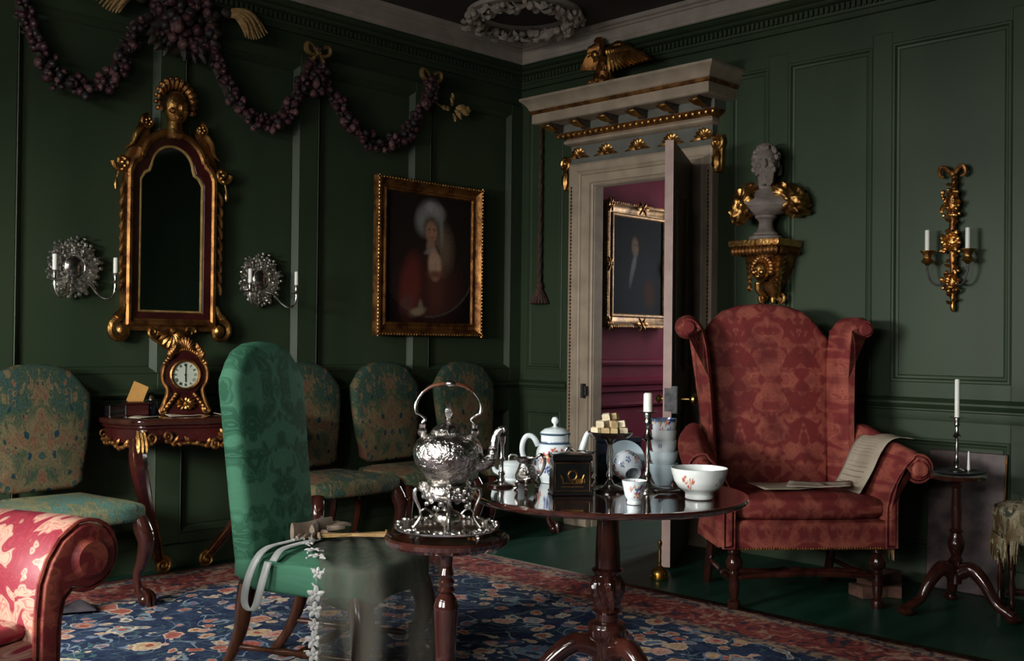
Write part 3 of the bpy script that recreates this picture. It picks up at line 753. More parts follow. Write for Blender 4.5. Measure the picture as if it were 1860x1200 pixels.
for sx in (-1, 1):
    # shoulder board with scrolled top, side scroll ear with hanging bell-flower, foot volute
    mb = MB(); ol = [(.10, 2.13), (.13, 2.17), (.12, 2.215), (.135, 2.245), (.175, 2.235), (.19, 2.19), (.21, 2.13), (.235, 2.09), (.25, 2.05), (.25, 1.94), (.225, 1.93), (.20, 2.03), (.155, 2.09)]
    mb.pad([(sx*a, b) for a, b in ol], .01, -.026, .008, seg=2); mb.build('crest_shoulder', 'gilt_dull', t)
    mb = MB(); mb.spiral((sx*.145, -.035, 2.235), .035, 1.4, PI/2, -sx, .012)
    for i in range(5): a = i*2*PI/5; mb.ball((sx*.145+.014*math.cos(a), -.045, 2.235+.014*math.sin(a)), .010, 7, 5)
    mb.tube([(sx*.17, -.03, 2.22), (sx*.205, -.036, 2.17), (sx*.222, -.03, 2.12), (sx*.26, -.026, 2.09)], [.015, .014, .010, .003], 8, k=4); mb.build('crest_scroll', 'gilt', t)
    mb = MB(); mb.spiral((sx*.275, -.03, 2.02), .045, 1.3, 0 if sx > 0 else PI, -sx, .015)
    for i in range(4): mb.ball((sx*(.262+.012*(i % 2)), -.04, 2.035-.017*i), .012, 7, 5)
    mb.tube([(sx*.29, -.028, 1.97), (sx*.30, -.028, 1.93)], .005, 6); mb.build('side_scroll', 'gilt', t)
    MB().lathe([(.004, 1.94), (.010, 1.925), (.013, 1.905), (.008, 1.885), (0, 1.882)], 10, (sx*.30, -.028, 0)).build('bell_drop', 'gilt', t)
    mb = MB()
    for i in range(9): z = 1.93-i*.058; mb.leaf((sx*.252, -.02, z), (sx*.268, -.018, z-.075), .026, (sx*.006, -.014, 0))
    mb.build('leaf_border', 'gilt_dull', t)
    mb = MB(); mb.tube([(sx*.245, -.025, 1.33), (sx*.262, -.026, 1.29), (sx*.29, -.028, 1.26)], [.014, .018, .022], 8, k=3)
    mb.spiral((sx*.268, -.03, 1.20), .062, 1.35, PI*.5, -sx, .019); mb.ball((sx*.262, -.04, 1.20), (.03, .02, .034), 10, 7); mb.build('foot_volute', 'gilt', t)
mb = MB(); mb.bb(-.25, .25, -.03, .01, 1.20, 1.26)
mb.pad([(-.25, 1.21), (-.12, 1.20), (-.09, 1.155), (-.04, 1.12), (0, 1.095), (.04, 1.12), (.09, 1.155), (.12, 1.20), (.25, 1.21), (.25, 1.25), (-.25, 1.25)], .01, -.02, .006, seg=1)
mb.build('apron', 'gilt_dull', t)
mb = MB()
for i in range(9): a = PI+PI*(i+.5)/9; mb.leaf((0, -.03, 1.20), (.085*math.cos(a), -.034, 1.20+.09*math.sin(a)), .032, (0, -.018, 0))
for sx in (-1, 1): mb.spiral((sx*.10, -.03, 1.195), .032, 1.3, 0, sx, .011)
mb.ball((0, -.045, 1.20), .018); mb.build('apron_shell', 'gilt', t)
# crest mask
mb = MB(); mb.ball((0, -.045, 2.325), (.062, .05, .085), 16, 12); mb.ball((0, -.092, 2.32), (.012, .018, .024), 8, 6); mb.ball((0, -.08, 2.275), (.026, .018, .018), 8, 6)
for sx in (-1, 1): mb.ball((sx*.026, -.082, 2.345), (.016, .012, .010), 8, 6); mb.ball((sx*.03, -.07, 2.305), (.022, .02, .022), 8, 6)
mb.lathe([(.035, 2.17), (.05, 2.19), (.04, 2.22), (.036, 2.26)], 14, (0, -.03, 0)); mb.build('crest_head', 'gilt', t)
mb = MB()
for i in range(15):
    a = R(-25)+R(230)*i/14; mb.leaf((.07*math.cos(a), -.03, 2.345+.075*math.sin(a)), (.105*math.cos(a), -.045, 2.36+.115*math.sin(a)), .035, (0, -.015, 0)); mb.ball((.108*math.cos(a), -.045, 2.36+.112*math.sin(a)), .013, 7, 5)
mb.build('crest_wreath', 'gilt_dull', t)

# ---- silver wall sconces
def candle(mb, x, y, z0, z1, r=.0105): return mb.lathe([(r, z0), (r, z1-.003), (r*.7, z1), (.002, z1+.001), (0, z1+.001)], 12, (x, y, 0))
def silver_sconce(x, z, label):
    t = thing('silver_sconce', label, 'sconce', (x, -.022, z-.14), 0, 'silver wall sconces flanking the mirror')
    z = .15; mb = MB(); rr = random.Random(5)
    mb.lathe([(0, 0), (.05, .004), (.11, .003), (.118, 0)], 28, M=Matrix.Translation((0, -.004, z)) @ Matrix.Rotation(R(90), 4, 'X'))
    for ri, nb, rad in ((.062, 14, .010), (.08, 20, .011), (.098, 24, .011), (.114, 28, .011), (.128, 26, .011)):
        for i in range(nb):
            a = 2*PI*i/nb+ri*9+rr.uniform(-.08, .08); q = ri*(1+.05*math.sin(6*a)); mb.ball((q*math.cos(a), -.008-rr.random()*.016, z+q*1.08*math.sin(a)), (rad*rr.uniform(.5, 1.1), .010, rad*rr.uniform(.5, 1.2)), 6, 5)
    for i in range(22): a = rr.uniform(0, 2*PI); q = rr.uniform(.07, .115); mb.spiral((q*math.cos(a), -.022, z+q*1.06*math.sin(a)), .016, 1.1, a, 1 if i % 2 else -1, .0045, k=12, n=5)
    mb.build('backplate', 'silver_bright', t)
    MB().lathe([(0, .022), (.03, .018), (.043, .008), (.047, .012), (.052, .008), (.054, 0)], 24, M=Matrix.Translation((0, -.014, z)) @ Matrix.Scale(1.12, 4, (0, 0, 1)) @ Matrix.Rotation(R(90), 4, 'X')).build('boss', 'silver', t)
    for sx in (-1, 1):
        p = [(sx*.03, -.02, z-.065), (sx*.055, -.06, z-.08), (sx*.075, -.10, z-.125), (sx*.10, -.13, z-.148), (sx*.13, -.14, z-.135), (sx*.142, -.14, z-.10), (sx*.143, -.14, z-.075)]
        a = MB().tube(p, .0055, 8, k=5).build('arm', 'silver', t)
        MB().lathe([(0, z-.078), (.03, z-.074), (.033, z-.070), (.012, z-.066), (.008, z-.055), (.013, z-.03), (.014, z-.026), (0, z-.026)], 20, (sx*.143, -.14, 0)).build('drip_pan', 'silver', a)
        candle(MB(), sx*.143, -.14, z-.028, z+.048).build('candle', 'candle_wax', a)
silver_sconce(-3.065, 1.485, 'silver two-candle wall sconce left of the gilt mirror')
silver_sconce(-2.05, 1.475, 'silver two-candle wall sconce between the gilt mirror and portrait')

# ---- fruit garlands
FR = []
for i, mname in enumerate(('fruit_plum', 'fruit_dark', 'fruit_rose')):
    b = MB().ball((0, 0, 0), 1, 8, 6); me = b.build('fruit', mname); FR.append(me.data); bpy.data.objects.remove(me)
lfm = MB().leaf((0, 0, 0), (1, 0, 0), .5, (0, -.25, 0)); lo_ = lfm.build('leaf', 'leaf_dark'); LEAF = lo_.data; bpy.data.objects.remove(lo_)
gr = random.Random(11)
def piece(data, name, parent, loc, rot, sc):
    o = bpy.data.objects.new(name, data); COL.objects.link(o); o.parent = parent; o.location = loc; o.rotation_euler = rot; o.scale = sc; return o
def fruits(t, centre, thick, n):
    for i in range(n):
        u = (i+gr.random())/n; p = Vector(centre(u)); th = thick(u); a = gr.uniform(0, 2*PI); r = th*math.sqrt(gr.random())
        L = (p.x+r*math.cos(a), p.y-.012-gr.random()*.045, p.z+r*math.sin(a)); s = gr.uniform(.014, .024)
        piece(gr.choice(FR+[FR[0]]), 'fruit', t, L, (0, 0, 0), (s*gr.uniform(.8, 1.1), s, s*gr.uniform(.8, 1.2)))
    for i in range(n//4):
        u = gr.random(); p = Vector(centre(u)); a = gr.uniform(0, 2*PI); s = gr.uniform(.03, .05)
        piece(LEAF, 'leaf', t, (p.x+.02*math.cos(a), p.y-.02, p.z+.02*math.sin(a)), (0, a, 0), (s, s, s))
def swag(x0, z0, x1, z1, zb, label, n=105):
    t = thing('fruit_garland', label, 'garland', ((x0+x1)/2, -.046, zb-.05), 0, 'carved fruit garlands on the mirror wall')
    cx = (x0+x1)/2
    def ctr(u):
        x = x0+(x1-x0)*u; q = 2*u-1; top = z0+(z1-z0)*u
        return (x-cx, 0, top-(top-zb)*(1-abs(q)**2.3)-(zb-.05))
    pts = smooth_path([ctr(i/12) for i in range(13)], 2)
    MB().tube(pts, .022, 8).build('core', 'leaf_dark', t)
    fruits(t, lambda u: ctr(.5+.5*math.copysign(abs(2*u-1)**.75, u-.5)), lambda u: .022+.034*math.sin(PI*u), n)
    return t
swag(-3.37, 2.78, -2.78, 2.72, 2.335, 'dark fruit garland hanging at the far left above the silver sconce', 120)
swag(-2.40, 2.72, -1.77, 2.72, 2.335, 'dark fruit garland right of the mirror crest, up to the first gold bow', 120)
swag(-1.70, 2.72, -.89, 2.72, 2.33, 'dark fruit garland above the lady portrait, between the two gold bows', 130)
t = thing('fruit_festoon', 'large cluster of dark carved fruit above the mirror crest', 'garland', (-2.56, -.05, 2.55))
MB().ball((0, 0, .2), (.16, .03, .16), 12, 8).build('core', 'leaf_dark', t)
for i in range(105):
    a = gr.uniform(0, 2*PI); r = math.sqrt(gr.random()); s = gr.uniform(.018, .032)
    piece(gr.choice(FR), 'fruit', t, (r*.175*math.cos(a), -.02-gr.random()*.06*(1.2-r), .23+r*.185*math.sin(a)), (0, 0, 0), (s, s, s*gr.uniform(.8, 1.2)))
for i in range(34):
    a = gr.uniform(0, 2*PI); r = gr.uniform(.12, .19); s = gr.uniform(.05, .085)
    piece(LEAF, 'leaf', t, (r*math.cos(a)*.9, -.03, .22+r*math.sin(a)*.9), (0, -a, 0), (s, s, s))
def wheat(x, z, dirx, label):
    t = thing('wheat_sheaf', label, 'carving', (x, -.06, z))
    for i in range(9):
        k = i/8; ex, ez = .255-.13*k, -.045-.085*k*(1.6-k)
        mb = MB(); mb.tube([(0, 0, .012-.024*k), (dirx*(.07-.01*k), -.015-.012*(i % 2), .042-.045*k), (dirx*(.16-.055*k), -.02-.014*(i % 2), .035-.085*k), (dirx*ex, -.016, ez)], [.005, .009, .011, .004], 7, k=4); mb.build('straw', 'straw', t)
    MB().ball((dirx*.01, -.01, .01), (.03, .02, .03), 8, 6).build('binding', 'leaf_dark', t)
wheat(-2.31, 2.86, 1, 'pale carved wheat sheaf drooping right of the fruit cluster')
wheat(-2.76, 2.83, -1, 'pale carved wheat sheaf pointing left from the fruit cluster')
def drop(x, z, zlow, label, label2):
    t = thing('fruit_drop', label2, 'garland', (x, -.05, zlow))
    fruits(t, lambda u: ((u-.5)*.0, 0, (z-zlow)*(.04+.94*u)), lambda u: .035+.012*math.sin(PI*u), 60)
    MB().tube([(0, 0, 0), (0, 0, z-zlow)], .02, 8).build('core', 'leaf_dark', t)
    t = thing('ribbon_bow', label, 'bow', (x, -.075, z-.01))
    for sx in (-1, 1):
        mb = MB()
        pts = [(0, 0, 0), (sx*.035, -.012, .04), (sx*.072, -.016, .048), (sx*.078, -.016, .012), (sx*.045, -.012, -.008), (0, -.006, 0)]
        mb.tube(pts, .011, 8, flat=1.6, k=5); mb.build('loop', 'bow_gold', t)
        MB().tube([(0, -.012, 0), (sx*.03, -.016, -.03), (sx*.045, -.014, -.075)], [.011, .011, .008], 8, flat=1.4, k=4).build('tail', 'bow_gold', t)
    MB().ball((0, -.02, .004), (.018, .014, .018), 8, 6).build('knot', 'bow_gold', t)
drop(-1.735, 2.775, 2.53, 'gold ribbon bow holding the middle of the garlands', 'short vertical drop of dark fruit below the middle gold bow')
drop(-.895, 2.79, 2.64, 'gold ribbon bow nearest the room corner', 'short vertical drop of dark fruit below the bow nearest the corner')
t = thing('flower_sprig', 'pale carved leafy sprig trailing right from the garland end', 'carving', (-.87, -.03, 2.66))
MB().tube([(0, 0, .04), (.05, -.01, .0), (.13, -.02, -.035)], .006, 6, k=4).build('stem', 'straw', t)
for i in range(13):
    a = gr.uniform(0, 2*PI); r = gr.uniform(.0, .07)
    MB().leaf((.20+r*math.cos(a), -.02, -.02+r*.7*math.sin(a)), (.20+(r+.06)*math.cos(a), -.035, -.02+(r*.7+.055)*math.sin(a)), .035, (0, -.012, 0)).build('leaf', 'straw', t)

# ---- gilt two-light wall sconce on the door wall
t = thing('gilt_sconce', 'carved gilt two-candle wall sconce on the right of the door wall', 'sconce', (-.018, -2.955, 1.33), RW)
mb = MB(); rr = random.Random(21)
mb.tube([(0, -.012, .03), (.004, -.018, .2), (-.003, -.018, .36), (.004, -.018, .5), (.006, -.018, .66)], [.012, .017, .018, .017, .014], 10, k=4)
for i in range(34): zz = .04+.018*i; sg = 1 if i % 2 else -1; mb.leaf((0, -.025, zz), (sg*rr.uniform(.02, .035), -.03, zz+rr.uniform(-.02, .03)), .02, (0, -.012, 0), nu=4)
mb.build('stem', 'gilt_dull', t)
for nm, z, rx, rz_, nb in (('shell_boss', .53, .05, .065, 26), ('leaf_boss', .34, .05, .05, 24), ('leaf_boss', .15, .045, .05, 22)):
    mb = MB(); mb.ball((0, -.02, z), (rx*.7, .022, rz_*.8), 10, 8)
    for i in range(26): mb.ball((rx*rr.uniform(-.95, .95), -.03-.02*rr.random(), z+rz_*rr.uniform(-1, 1)), rr.uniform(.007, .013), 6, 5)
    for i in range(nb): a = 2*PI*i/nb*3.7; r = rr.uniform(.1, 1.0); mb.leaf((rx*.35*math.cos(a), -.03, z+rz_*.35*math.sin(a)), (rx*(.6+.6*r)*math.cos(a), -.026-.02*rr.random(), z+rz_*(.6+.6*r)*math.sin(a)), .024, (0, -.012, 0), nu=4)
    mb.build(nm, 'gilt', t)
mb = MB()
for sx in (-1, 1): mb.tube([(0, -.02, .66), (sx*.03, -.03, .695), (sx*.055, -.034, .70), (sx*.062, -.03, .67), (sx*.04, -.03, .655)], [.012, .013, .012, .011, .006], 8, k=4)
mb.ball((0, -.03, .67), .018); mb.build('ribbon_top', 'gilt_dull', t)
MB().lathe([(0, 0), (.010, .008), (.014, .025), (.009, .05), (.016, .075), (.01, .1)], 10, (0, -.015, 0)).build('drop_finial', 'gilt', t)
for sx in (-1, 1):
    a = MB().tube([(sx*.01, -.03, .155), (sx*.05, -.06, .13), (sx*.08, -.08, .15), (sx*.097, -.085, .20), (sx*.097, -.085, .24)], .0055, 8, k=5).build('arm', 'iron', t)
    mb = MB(); mb.lathe([(.006, .225), (.016, .235), (.03, .243), (.024, .252), (.016, .262), (.02, .28), (.032, .292), (.034, .298), (.014, .30), (0, .30)], 16, (sx*.097, -.085, 0), flute=lambda an, z: .12*math.sin(an*5)); mb.build('nozzle', 'gilt', a)
    candle(MB(), sx*.097, -.085, .298, .40, .0115).build('candle', 'candle_wax', a)

# ---- bracket and bust
t = thing('wall_bracket', 'gilt carved wall bracket with cherub mask below the bust', 'bracket', (-.016, -1.985, 1.385), RW)
mb = MB(); mb.pad([(-.15, .305), (.15, .305), (.155, .315), (.155, .34), (-.155, .34), (-.155, .315)], 0, -.25, .006, seg=2); mb.build('shelf', 'gilt', t)
mb = MB()
for i in range(13): x = -.13+i*.26/12; mb.leaf((x, -.235, .305), (x, -.225, .255), .03, (0, -.014, 0))
for i in range(7):
    for sx in (-1, 1): y = -.03-i*.03; mb.leaf((sx*.14, y, .305), (sx*.13, y, .26), .03, (sx*.014, 0, 0))
mb.build('leaf_fringe', 'gilt_dull', t)
mb = MB(); mb.lathe([(.02, .03), (.05, .08), (.075, .14), (.105, .22), (.125, .30)], 20, (0, -.02, 0), sq=(1, 1.35)); mb.build('core', 'gilt_dull', t)
mb = MB(); mb.ball((0, -.165, .175), (.048, .045, .056), 14, 10); mb.ball((0, -.212, .17), (.009, .012, .013), 8, 6); mb.ball((0, -.2, .145), (.018, .014, .012), 8, 6)
for sx in (-1, 1): mb.ball((sx*.022, -.2, .152+.015), (.016, .014, .016), 8, 6); mb.ball((sx*.018, -.203, .19), (.009, .006, .006), 6, 4)
mb.build('cherub_face', 'gilt', t)
mb = MB()
for i in range(14): a = R(-20)+R(220)*i/13; mb.ball((.056*math.cos(a), -.15, .19+.06*math.sin(a)), (.02, .022, .02), 8, 6)
mb.build('curls', 'gilt_dull', t)
for sx in (-1, 1):
    mb = MB()
    for i in range(7): z = .27-i*.028; mb.leaf((sx*(.05+.004*i), -.14, z-.02), (sx*(.12-.007*i), -.10, z-.015), .045, (sx*.01, -.02, .0))
    mb.build('wing_leaf', 'gilt', t)
    mb = MB(); mb.tube([(sx*.055, -.10, .12), (sx*.06, -.09, .075), (sx*.035, -.06, .04), (sx*.06, -.05, .02)], [.02, .018, .015, .013], 8, k=4); mb.spiral((sx*.05, -.055, .035), .032, 1.2, -PI/2, sx, .011); mb.build('lower_scroll', 'gilt', t)
MB().lathe([(0, -.0), (.014, .008), (.02, .025), (.012, .045), (0, .05)], 12, (0, -.04, 0)).build('drop', 'gilt', t)

t = thing('portrait_bust', 'stone bust of a bearded man with gilded drapery on the bracket', 'bust', (-.135, -1.985, 1.727), R(-62))
MB().lathe([(0, 0), (.085, 0), (.09, .008), (.09, .02), (.07, .028), (.066, .04), (.05, .05), (.04, .07), (.037, .10), (.046, .115), (.058, .122), (.058, .135), (.03, .145)], 28).build('socle', 'bust_stone', t)
b = MB()
def torso(u, v):
    a = 2*PI*u; z = .135+v*.14
    w = [.06, .10, .125, .13, .105, .06, .045][min(6, int(v*6.99))]
    k = v*6; i = int(min(5, k)); f = k-i; W_ = [.06, .125, .165, .175, .15, .095, .05]; D_ = [.055, .085, .105, .10, .085, .065, .05]
    return (math.cos(a)*(W_[i]+(W_[i+1]-W_[i])*f), math.sin(a)*(D_[i]+(D_[i+1]-D_[i])*f)-.01, z)
b.grid(torso, 28, 12); b.tube([(0, 0, .25), (0, -.006, .30), (0, -.012, .35)], [.052, .045, .046], 14, k=3); b.build('torso', 'bust_stone', t)
h = MB(); h.ball((0, -.03, .415), (.064, .078, .088), 20, 16); h.ball((0, -.103, .405), (.012, .02, .026), 8, 6); h.ball((0, -.075, .43), (.05, .03, .012), 10, 6)
for sx in (-1, 1): h.ball((sx*.024, -.098, .424), (.011, .008, .007), 8, 6); h.ball((sx*.03, -.085, .395), (.02, .02, .018), 8, 6); h.ball((sx*.063, -.02, .41), (.010, .016, .024), 8, 6)
h.build('head', 'bust_stone', t)
h = MB()
for i in range(70):
    a = gr.uniform(0, 2*PI); el = gr.uniform(.1, 1.45)
    x, y, z = math.cos(a)*math.cos(el), math.sin(a)*math.cos(el), math.sin(el)
    if y < -.55 and z < .75: continue
    h.ball((x*.066, -.025+y*.078, .425+z*.085), (.017, .017, .017), 7, 5)
for i in range(22): a = PI*gr.uniform(.05, .95); h.ball((.068*math.cos(a)*1.0, .02+.04*math.sin(a), gr.uniform(.36, .44)), .017, 7, 5)
h.build('hair', 'bust_stone', t)
h = MB()
for i in range(46): u = gr.random(); x = gr.uniform(-1, 1); h.ball((x*.05*(1-u*.55), -.078-.012*(1-abs(x))+u*.012, .385-u*.075-.012*abs(x)), (.013, .014, .02), 7, 5)
h.build('beard', 'bust_stone', t)
for sx, cc, rr3 in ((1, (.125, -.02, .215), (.10, .085, .082)), (-1, (-.115, -.02, .20), (.075, .08, .095))):
    d = MB()
    def cloth(u, v):
        a = 2*PI*u; b = -PI/2+PI*v; x, y, z = math.cos(b)*math.cos(a), math.cos(b)*math.sin(a), math.sin(b)
        f = 1+.13*math.sin(9*x+7*z+4*math.sin(5*y+3*z))+.08*math.sin(17*z-11*x+5*y)+.05*math.sin(23*y+13*x)
        drop = -.035*max(0, sx*x)*(1 if sx > 0 else 1.6)
        return (cc[0]+rr3[0]*x*f, cc[1]+rr3[1]*y*f, cc[2]+rr3[2]*z*f+drop+.04*max(0, -sx*x))
    d.grid(cloth, 40, 24); d.build('gilt_drapery', 'gilt', t, 75)

# ================================================================== FURNITURE
def cabriole(mb, x, y, ztop, sx, sy, foot=True, s=1.0):
    """cabriole leg bowing towards (sx, sy)"""
    p = [(x, y, ztop), (x+sx*.02, y+sy*.02, ztop-.05), (x+sx*.035, y+sy*.035, ztop-.11), (x+sx*.015, y+sy*.015, ztop-.20), (x-sx*.005, y-sy*.005, .14), (x+sx*.004, y+sy*.004, .07), (x+sx*.03, y+sy*.03, .035)]
    mb.tube(p, [.034*s, .04*s, .036*s, .026*s, .018*s, .018*s, .022*s], 10, k=5)
    if foot:
        mb.ball((x+sx*.032, y+sy*.032, .03), (.032, .032, .03), 10, 8)
        for k in range(4):
            a = math.atan2(sy, sx)+(k-1.5)*.6; c, d = math.cos(a), math.sin(a)
            mb.tube([(x+sx*.02+c*.0, y+sy*.02, .075), (x+sx*.032+c*.03, y+sy*.032+d*.03, .055), (x+sx*.032+c*.04, y+sy*.032+d*.04, .02), (x+sx*.032+c*.034, y+sy*.032+d*.034, .004)], [.011, .011, .010, .005], 6, k=3)
    return mb
def sym(pts): return pts+[(-a, b) for a, b in reversed(pts) if abs(a) > 1e-6]
def back_outline(w0, w1, z0, z1, z2):
    half = [(w0*.75, z0), (w0, z0+.03), (w0*1.0, z0+.08), ((w0+w1)/2, z0+(z1-z0)*.45), (w1*.99, z1-.05), (w1, z1), (w1*.985, z1+(z2-z1)*.25), (w1*.86, z1+(z2-z1)*.48), (w1*.80, z1+(z2-z1)*.60), (w1*.62, z1+(z2-z1)*.83), (w1*.36, z1+(z2-z1)*.96), (0, z2)]
    return sym(half)
def lean(y0, z0, k, curve=0): return lambda p: Vector((p.x, p.y+(p.z-z0)*k+curve*(p.z-z0)**2, p.z)) if p.z > z0 else p
def seat_outline(wf, wb, d, bow=.03):
    r = [(wb*.98, 0), (wb, -.02), ((wf+wb)/2, -d*.5), (wf, -d+.05), (wf*.985, -d+.018), (wf*.93, -d), (wf*.5, -d-bow*.75), (0, -d-bow)]
    return r+[(-a, b) for a, b in reversed(r[:-1])]
def side_chair(label, x, y, rz, src=None):
    if src:
        c = copy_tree(src); c.location = (x, y, 0); c.rotation_euler.z = rz; c['label'] = label
        for ch in c.children:
            if ch.name.startswith('seat'): ch.data = ch.data.copy(); ch.data.materials[0] = MATS['tapestry']
        return c
    t = thing('side_chair', label, 'chair', (x, y, 0), rz, 'needlework side chairs along the mirror wall')
    # origin at back centre on the floor, faces -y
    mb = MB(); mb.pad(back_outline(.20, .245, .47, .86, 1.042), .03, -.045, .03, dome=.018, fn=lean(.45, .47, .10)); mb.tf(Matrix.Translation((0, -.07, 0))); mb.build('backrest', 'tapestry', t, 60)
    mb = MB(); mb.pad(seat_outline(.275, .215, .50), .37, .445, .022, dome=.03, plane='xy'); mb.tf(Matrix.Translation((0, -.07, 0))); mb.build('seat', 'tapestry_seat', t, 60)
    for sx in (-1, 1):
        l = MB(); cabriole(l, sx*.245, -.545, .385, sx*.7, -.7); l = l.build('front_leg', 'mahogany', t)
        mb = MB()
        for i in range(7): mb.leaf((sx*.262, -.565, .345-.01*i), (sx*(.275-.006*i), -.60+.004*i, .325-.024*i), .03, (sx*.006, -.008, 0), nu=4)
        mb.ball((sx*.27, -.578, .335), (.014, .014, .018), 8, 6); mb.build('knee_carving', 'walnut', l)
        MB().tube([(sx*.20, -.07, .39), (sx*.20, -.06, .22), (sx*.195, -.02, .06), (sx*.195, .0, .0)], [.024, .02, .018, .022], 8, k=4).build('back_leg', 'mahogany', t)
    return t
ch1 = side_chair('needlework side chair with green seat at far left, before the wall', -3.275, -.11, 0)
side_chair('needlework side chair partly hidden behind the green damask chair', -1.85, -.11, 0, ch1)
side_chair('needlework side chair between the other two chairs under the portrait', -1.275, -.11, 0, ch1)
side_chair('needlework side chair nearest the room corner, behind the silver kettle', -.645, -.11, 0, ch1)

# ---- console table
TX, TZ = -2.53, .79
t = thing('console_table', 'dark red rococo console table with gilt mounts under the mirror', 'table', (TX, -.03, 0))
half = [(.43, 0), (.455, -.10), (.465, -.20), (.455, -.27), (.42, -.33), (.405, -.39), (.365, -.42), (.30, -.42), (.22, -.445), (.11, -.485), (0, -.495)]
top = half+[(-a, b) for a, b in reversed(half[:-1])]
mb = MB(); mb.pad(top, TZ-.03, TZ, .010, plane='xy', seg=3); mb.build('top', 'mahogany_top', t, 45)
ap = [(a*.93, b*.94) for a, b in top]
mb = MB(); mb.pad(ap, TZ-.115, TZ-.03, .004, plane='xy', seg=1); mb.build('frieze', 'red_lacquer', t, 45)
ap2 = [(a*.96, b*.965) for a, b in top]; mb = MB(); mb.pad(ap2, TZ-.047, TZ-.03, .006, plane='xy', seg=2); mb.build('cornice_moulding', 'red_lacquer', t, 45)
def along(u):   # point on the apron outline, u from left end to right end
    k = u*(len(ap)-1); i = min(len(ap)-2, int(k)); f = k-i; a, b = ap[len(ap)-1-i], ap[len(ap)-2-i]
    return Vector((a[0]+(b[0]-a[0])*f, a[1]+(b[1]-a[1])*f, 0))
for u0, u1, nm in ((.05, .30, 'gilt_swag'), (.36, .64, 'gilt_swag'), (.70, .95, 'gilt_swag')):
    mb = MB(); N_ = 15; pts = []
    for i in range(N_+1):
        u = i/N_; p = along(u0+(u1-u0)*u); out = Vector((p.x*.2, p.y, 0)).normalized()*.014; q = p+out; z = TZ-.105-.026*math.sin(PI*u)-.006*math.sin(u*20)
        pts.append((q.x, q.y, z)); mb.ball((q.x, q.y-.006, z+.004*math.sin(i*5)), (.012, .011, .011), 7, 5)
        if i % 2: mb.leaf((q.x, q.y, z), (q.x+.028*math.cos(i), q.y-.012, z+.035), .024, (0, -.01, 0), nu=4)
    mb.tube(pts, .008, 7)
    for e in (pts[0], pts[-1]): mb.spiral((e[0], e[1]-.008, e[2]+.025), .026, 1.3, -PI/2, 1, .008)
    mb.build(nm, 'gilt_dull', t)
mb = MB(); p = along(.5)
for i in range(9): a = PI*(i+.5)/9; mb.leaf((0, p.y-.012, TZ-.10), (.055*math.cos(a), p.y-.02, TZ-.10+.065*math.sin(a)), .028, (0, -.014, 0))
mb.spiral((-.05, p.y-.012, TZ-.125), .026, 1.3, PI/2, 1, .009); mb.spiral((.05, p.y-.012, TZ-.125), .026, 1.3, PI/2, -1, .009); mb.build('shell_mount', 'gilt', t)
for sx in (-1, 1):
    q = [(sx*.375, -.345, TZ-.09), (sx*.39, -.38, TZ-.17), (sx*.365, -.36, TZ-.27), (sx*.295, -.285, TZ-.42), (sx*.22, -.20, TZ-.56), (sx*.16, -.125, TZ-.68), (sx*.125, -.09, .05), (sx*.12, -.085, .015)]
    l = MB().tube(q, [.036, .042, .040, .032, .026, .023, .022, .026], 8, k=5).build('leg', 'red_lacquer', t)
    for off in (-1, 1): MB().tube([(a+off*.030*(1 if i < 3 else .75)-.0*sx, b-.022*(1 if i < 3 else .8), c) for i, (a, b, c) in enumerate(q)], .0045, 6, k=5).build('gilt_edge', 'gilt', l)
    mb = MB(); mb.spiral((sx*.118, -.115, .045), .042, 1.8, PI/2, sx, .011); mb.ball((sx*.118, -.11, .042), .014); mb.build('foot_scroll', 'gilt', l)
    mb = MB()
    for k in (-1, 0, 1): mb.leaf((sx*.385+k*.015, -.395, TZ-.05), (sx*.39+k*.02, -.42, TZ-.15), .03, (0, -.014, 0))
    mb.ball((sx*.39, -.415, TZ-.13), (.02, .016, .022), 8, 6); mb.build('leg_mount', 'gilt', l)
# things on the console
def numeral_marks(mb, R0, y, z0):
    """Roman hours as radial strokes"""
    NUM = {1: 'I', 2: 'II', 3: 'III', 4: 'IIII', 5: 'V', 6: 'VI', 7: 'VII', 8: 'VIII', 9: 'IX', 10: 'X', 11: 'XI', 12: 'XII'}
    for h, s_ in NUM.items():
        a = PI/2-h*PI/6; n_ = len(s_); M = Matrix.Translation((R0*math.cos(a), y, z0+R0*math.sin(a))) @ Matrix.Rotation(-(a-PI/2), 4, 'Y')
        for i, ch in enumerate(s_):
            x = (i-(n_-1)/2)*.0046
            for rot in ({'I': [0], 'V': [.28, -.28], 'X': [.45, -.45]}[ch]):
                dx = {'V': .0013*(1 if rot > 0 else -1)}.get(ch, 0)
                B = M @ Matrix.Translation((x+dx, 0, 0)) @ Matrix.Rotation(rot, 4, 'Y'); st = len(mb.v); mb.box((0, 0, 0), (.0016, .001, .013)); mb.tf(B, st)
ck = thing('mantel_clock', 'red tortoiseshell mantel clock with gilt mounts and white dial', 'clock', (-2.59, -.20, TZ), R(-12))
mb = MB(); mb.pad(sym([(.105, .0), (.105, .012), (.088, .02), (.085, .07), (.068, .085), (.055, .10), (.05, .105), (0, .105)][:]), .05, -.05, .005, seg=2); mb.build('plinth', 'red_lacquer', ck)
mb = MB(); mb.pad(sym([(.05, .10), (.068, .13), (.098, .16), (.103, .20), (.095, .235), (.075, .262), (.07, .285), (.05, .30), (.03, .318), (0, .325)]), .045, -.045, .006, seg=2); mb.build('case', 'red_lacquer', ck)
MB().lathe([(.074, 0), (.076, .008), (.07, .014), (.064, .012), (.062, .006), (.062, 0)], 32, M=Matrix.Translation((0, -.045, .195)) @ Matrix.Rotation(R(90), 4, 'X'), cap=False).build('bezel', 'gilt', ck)
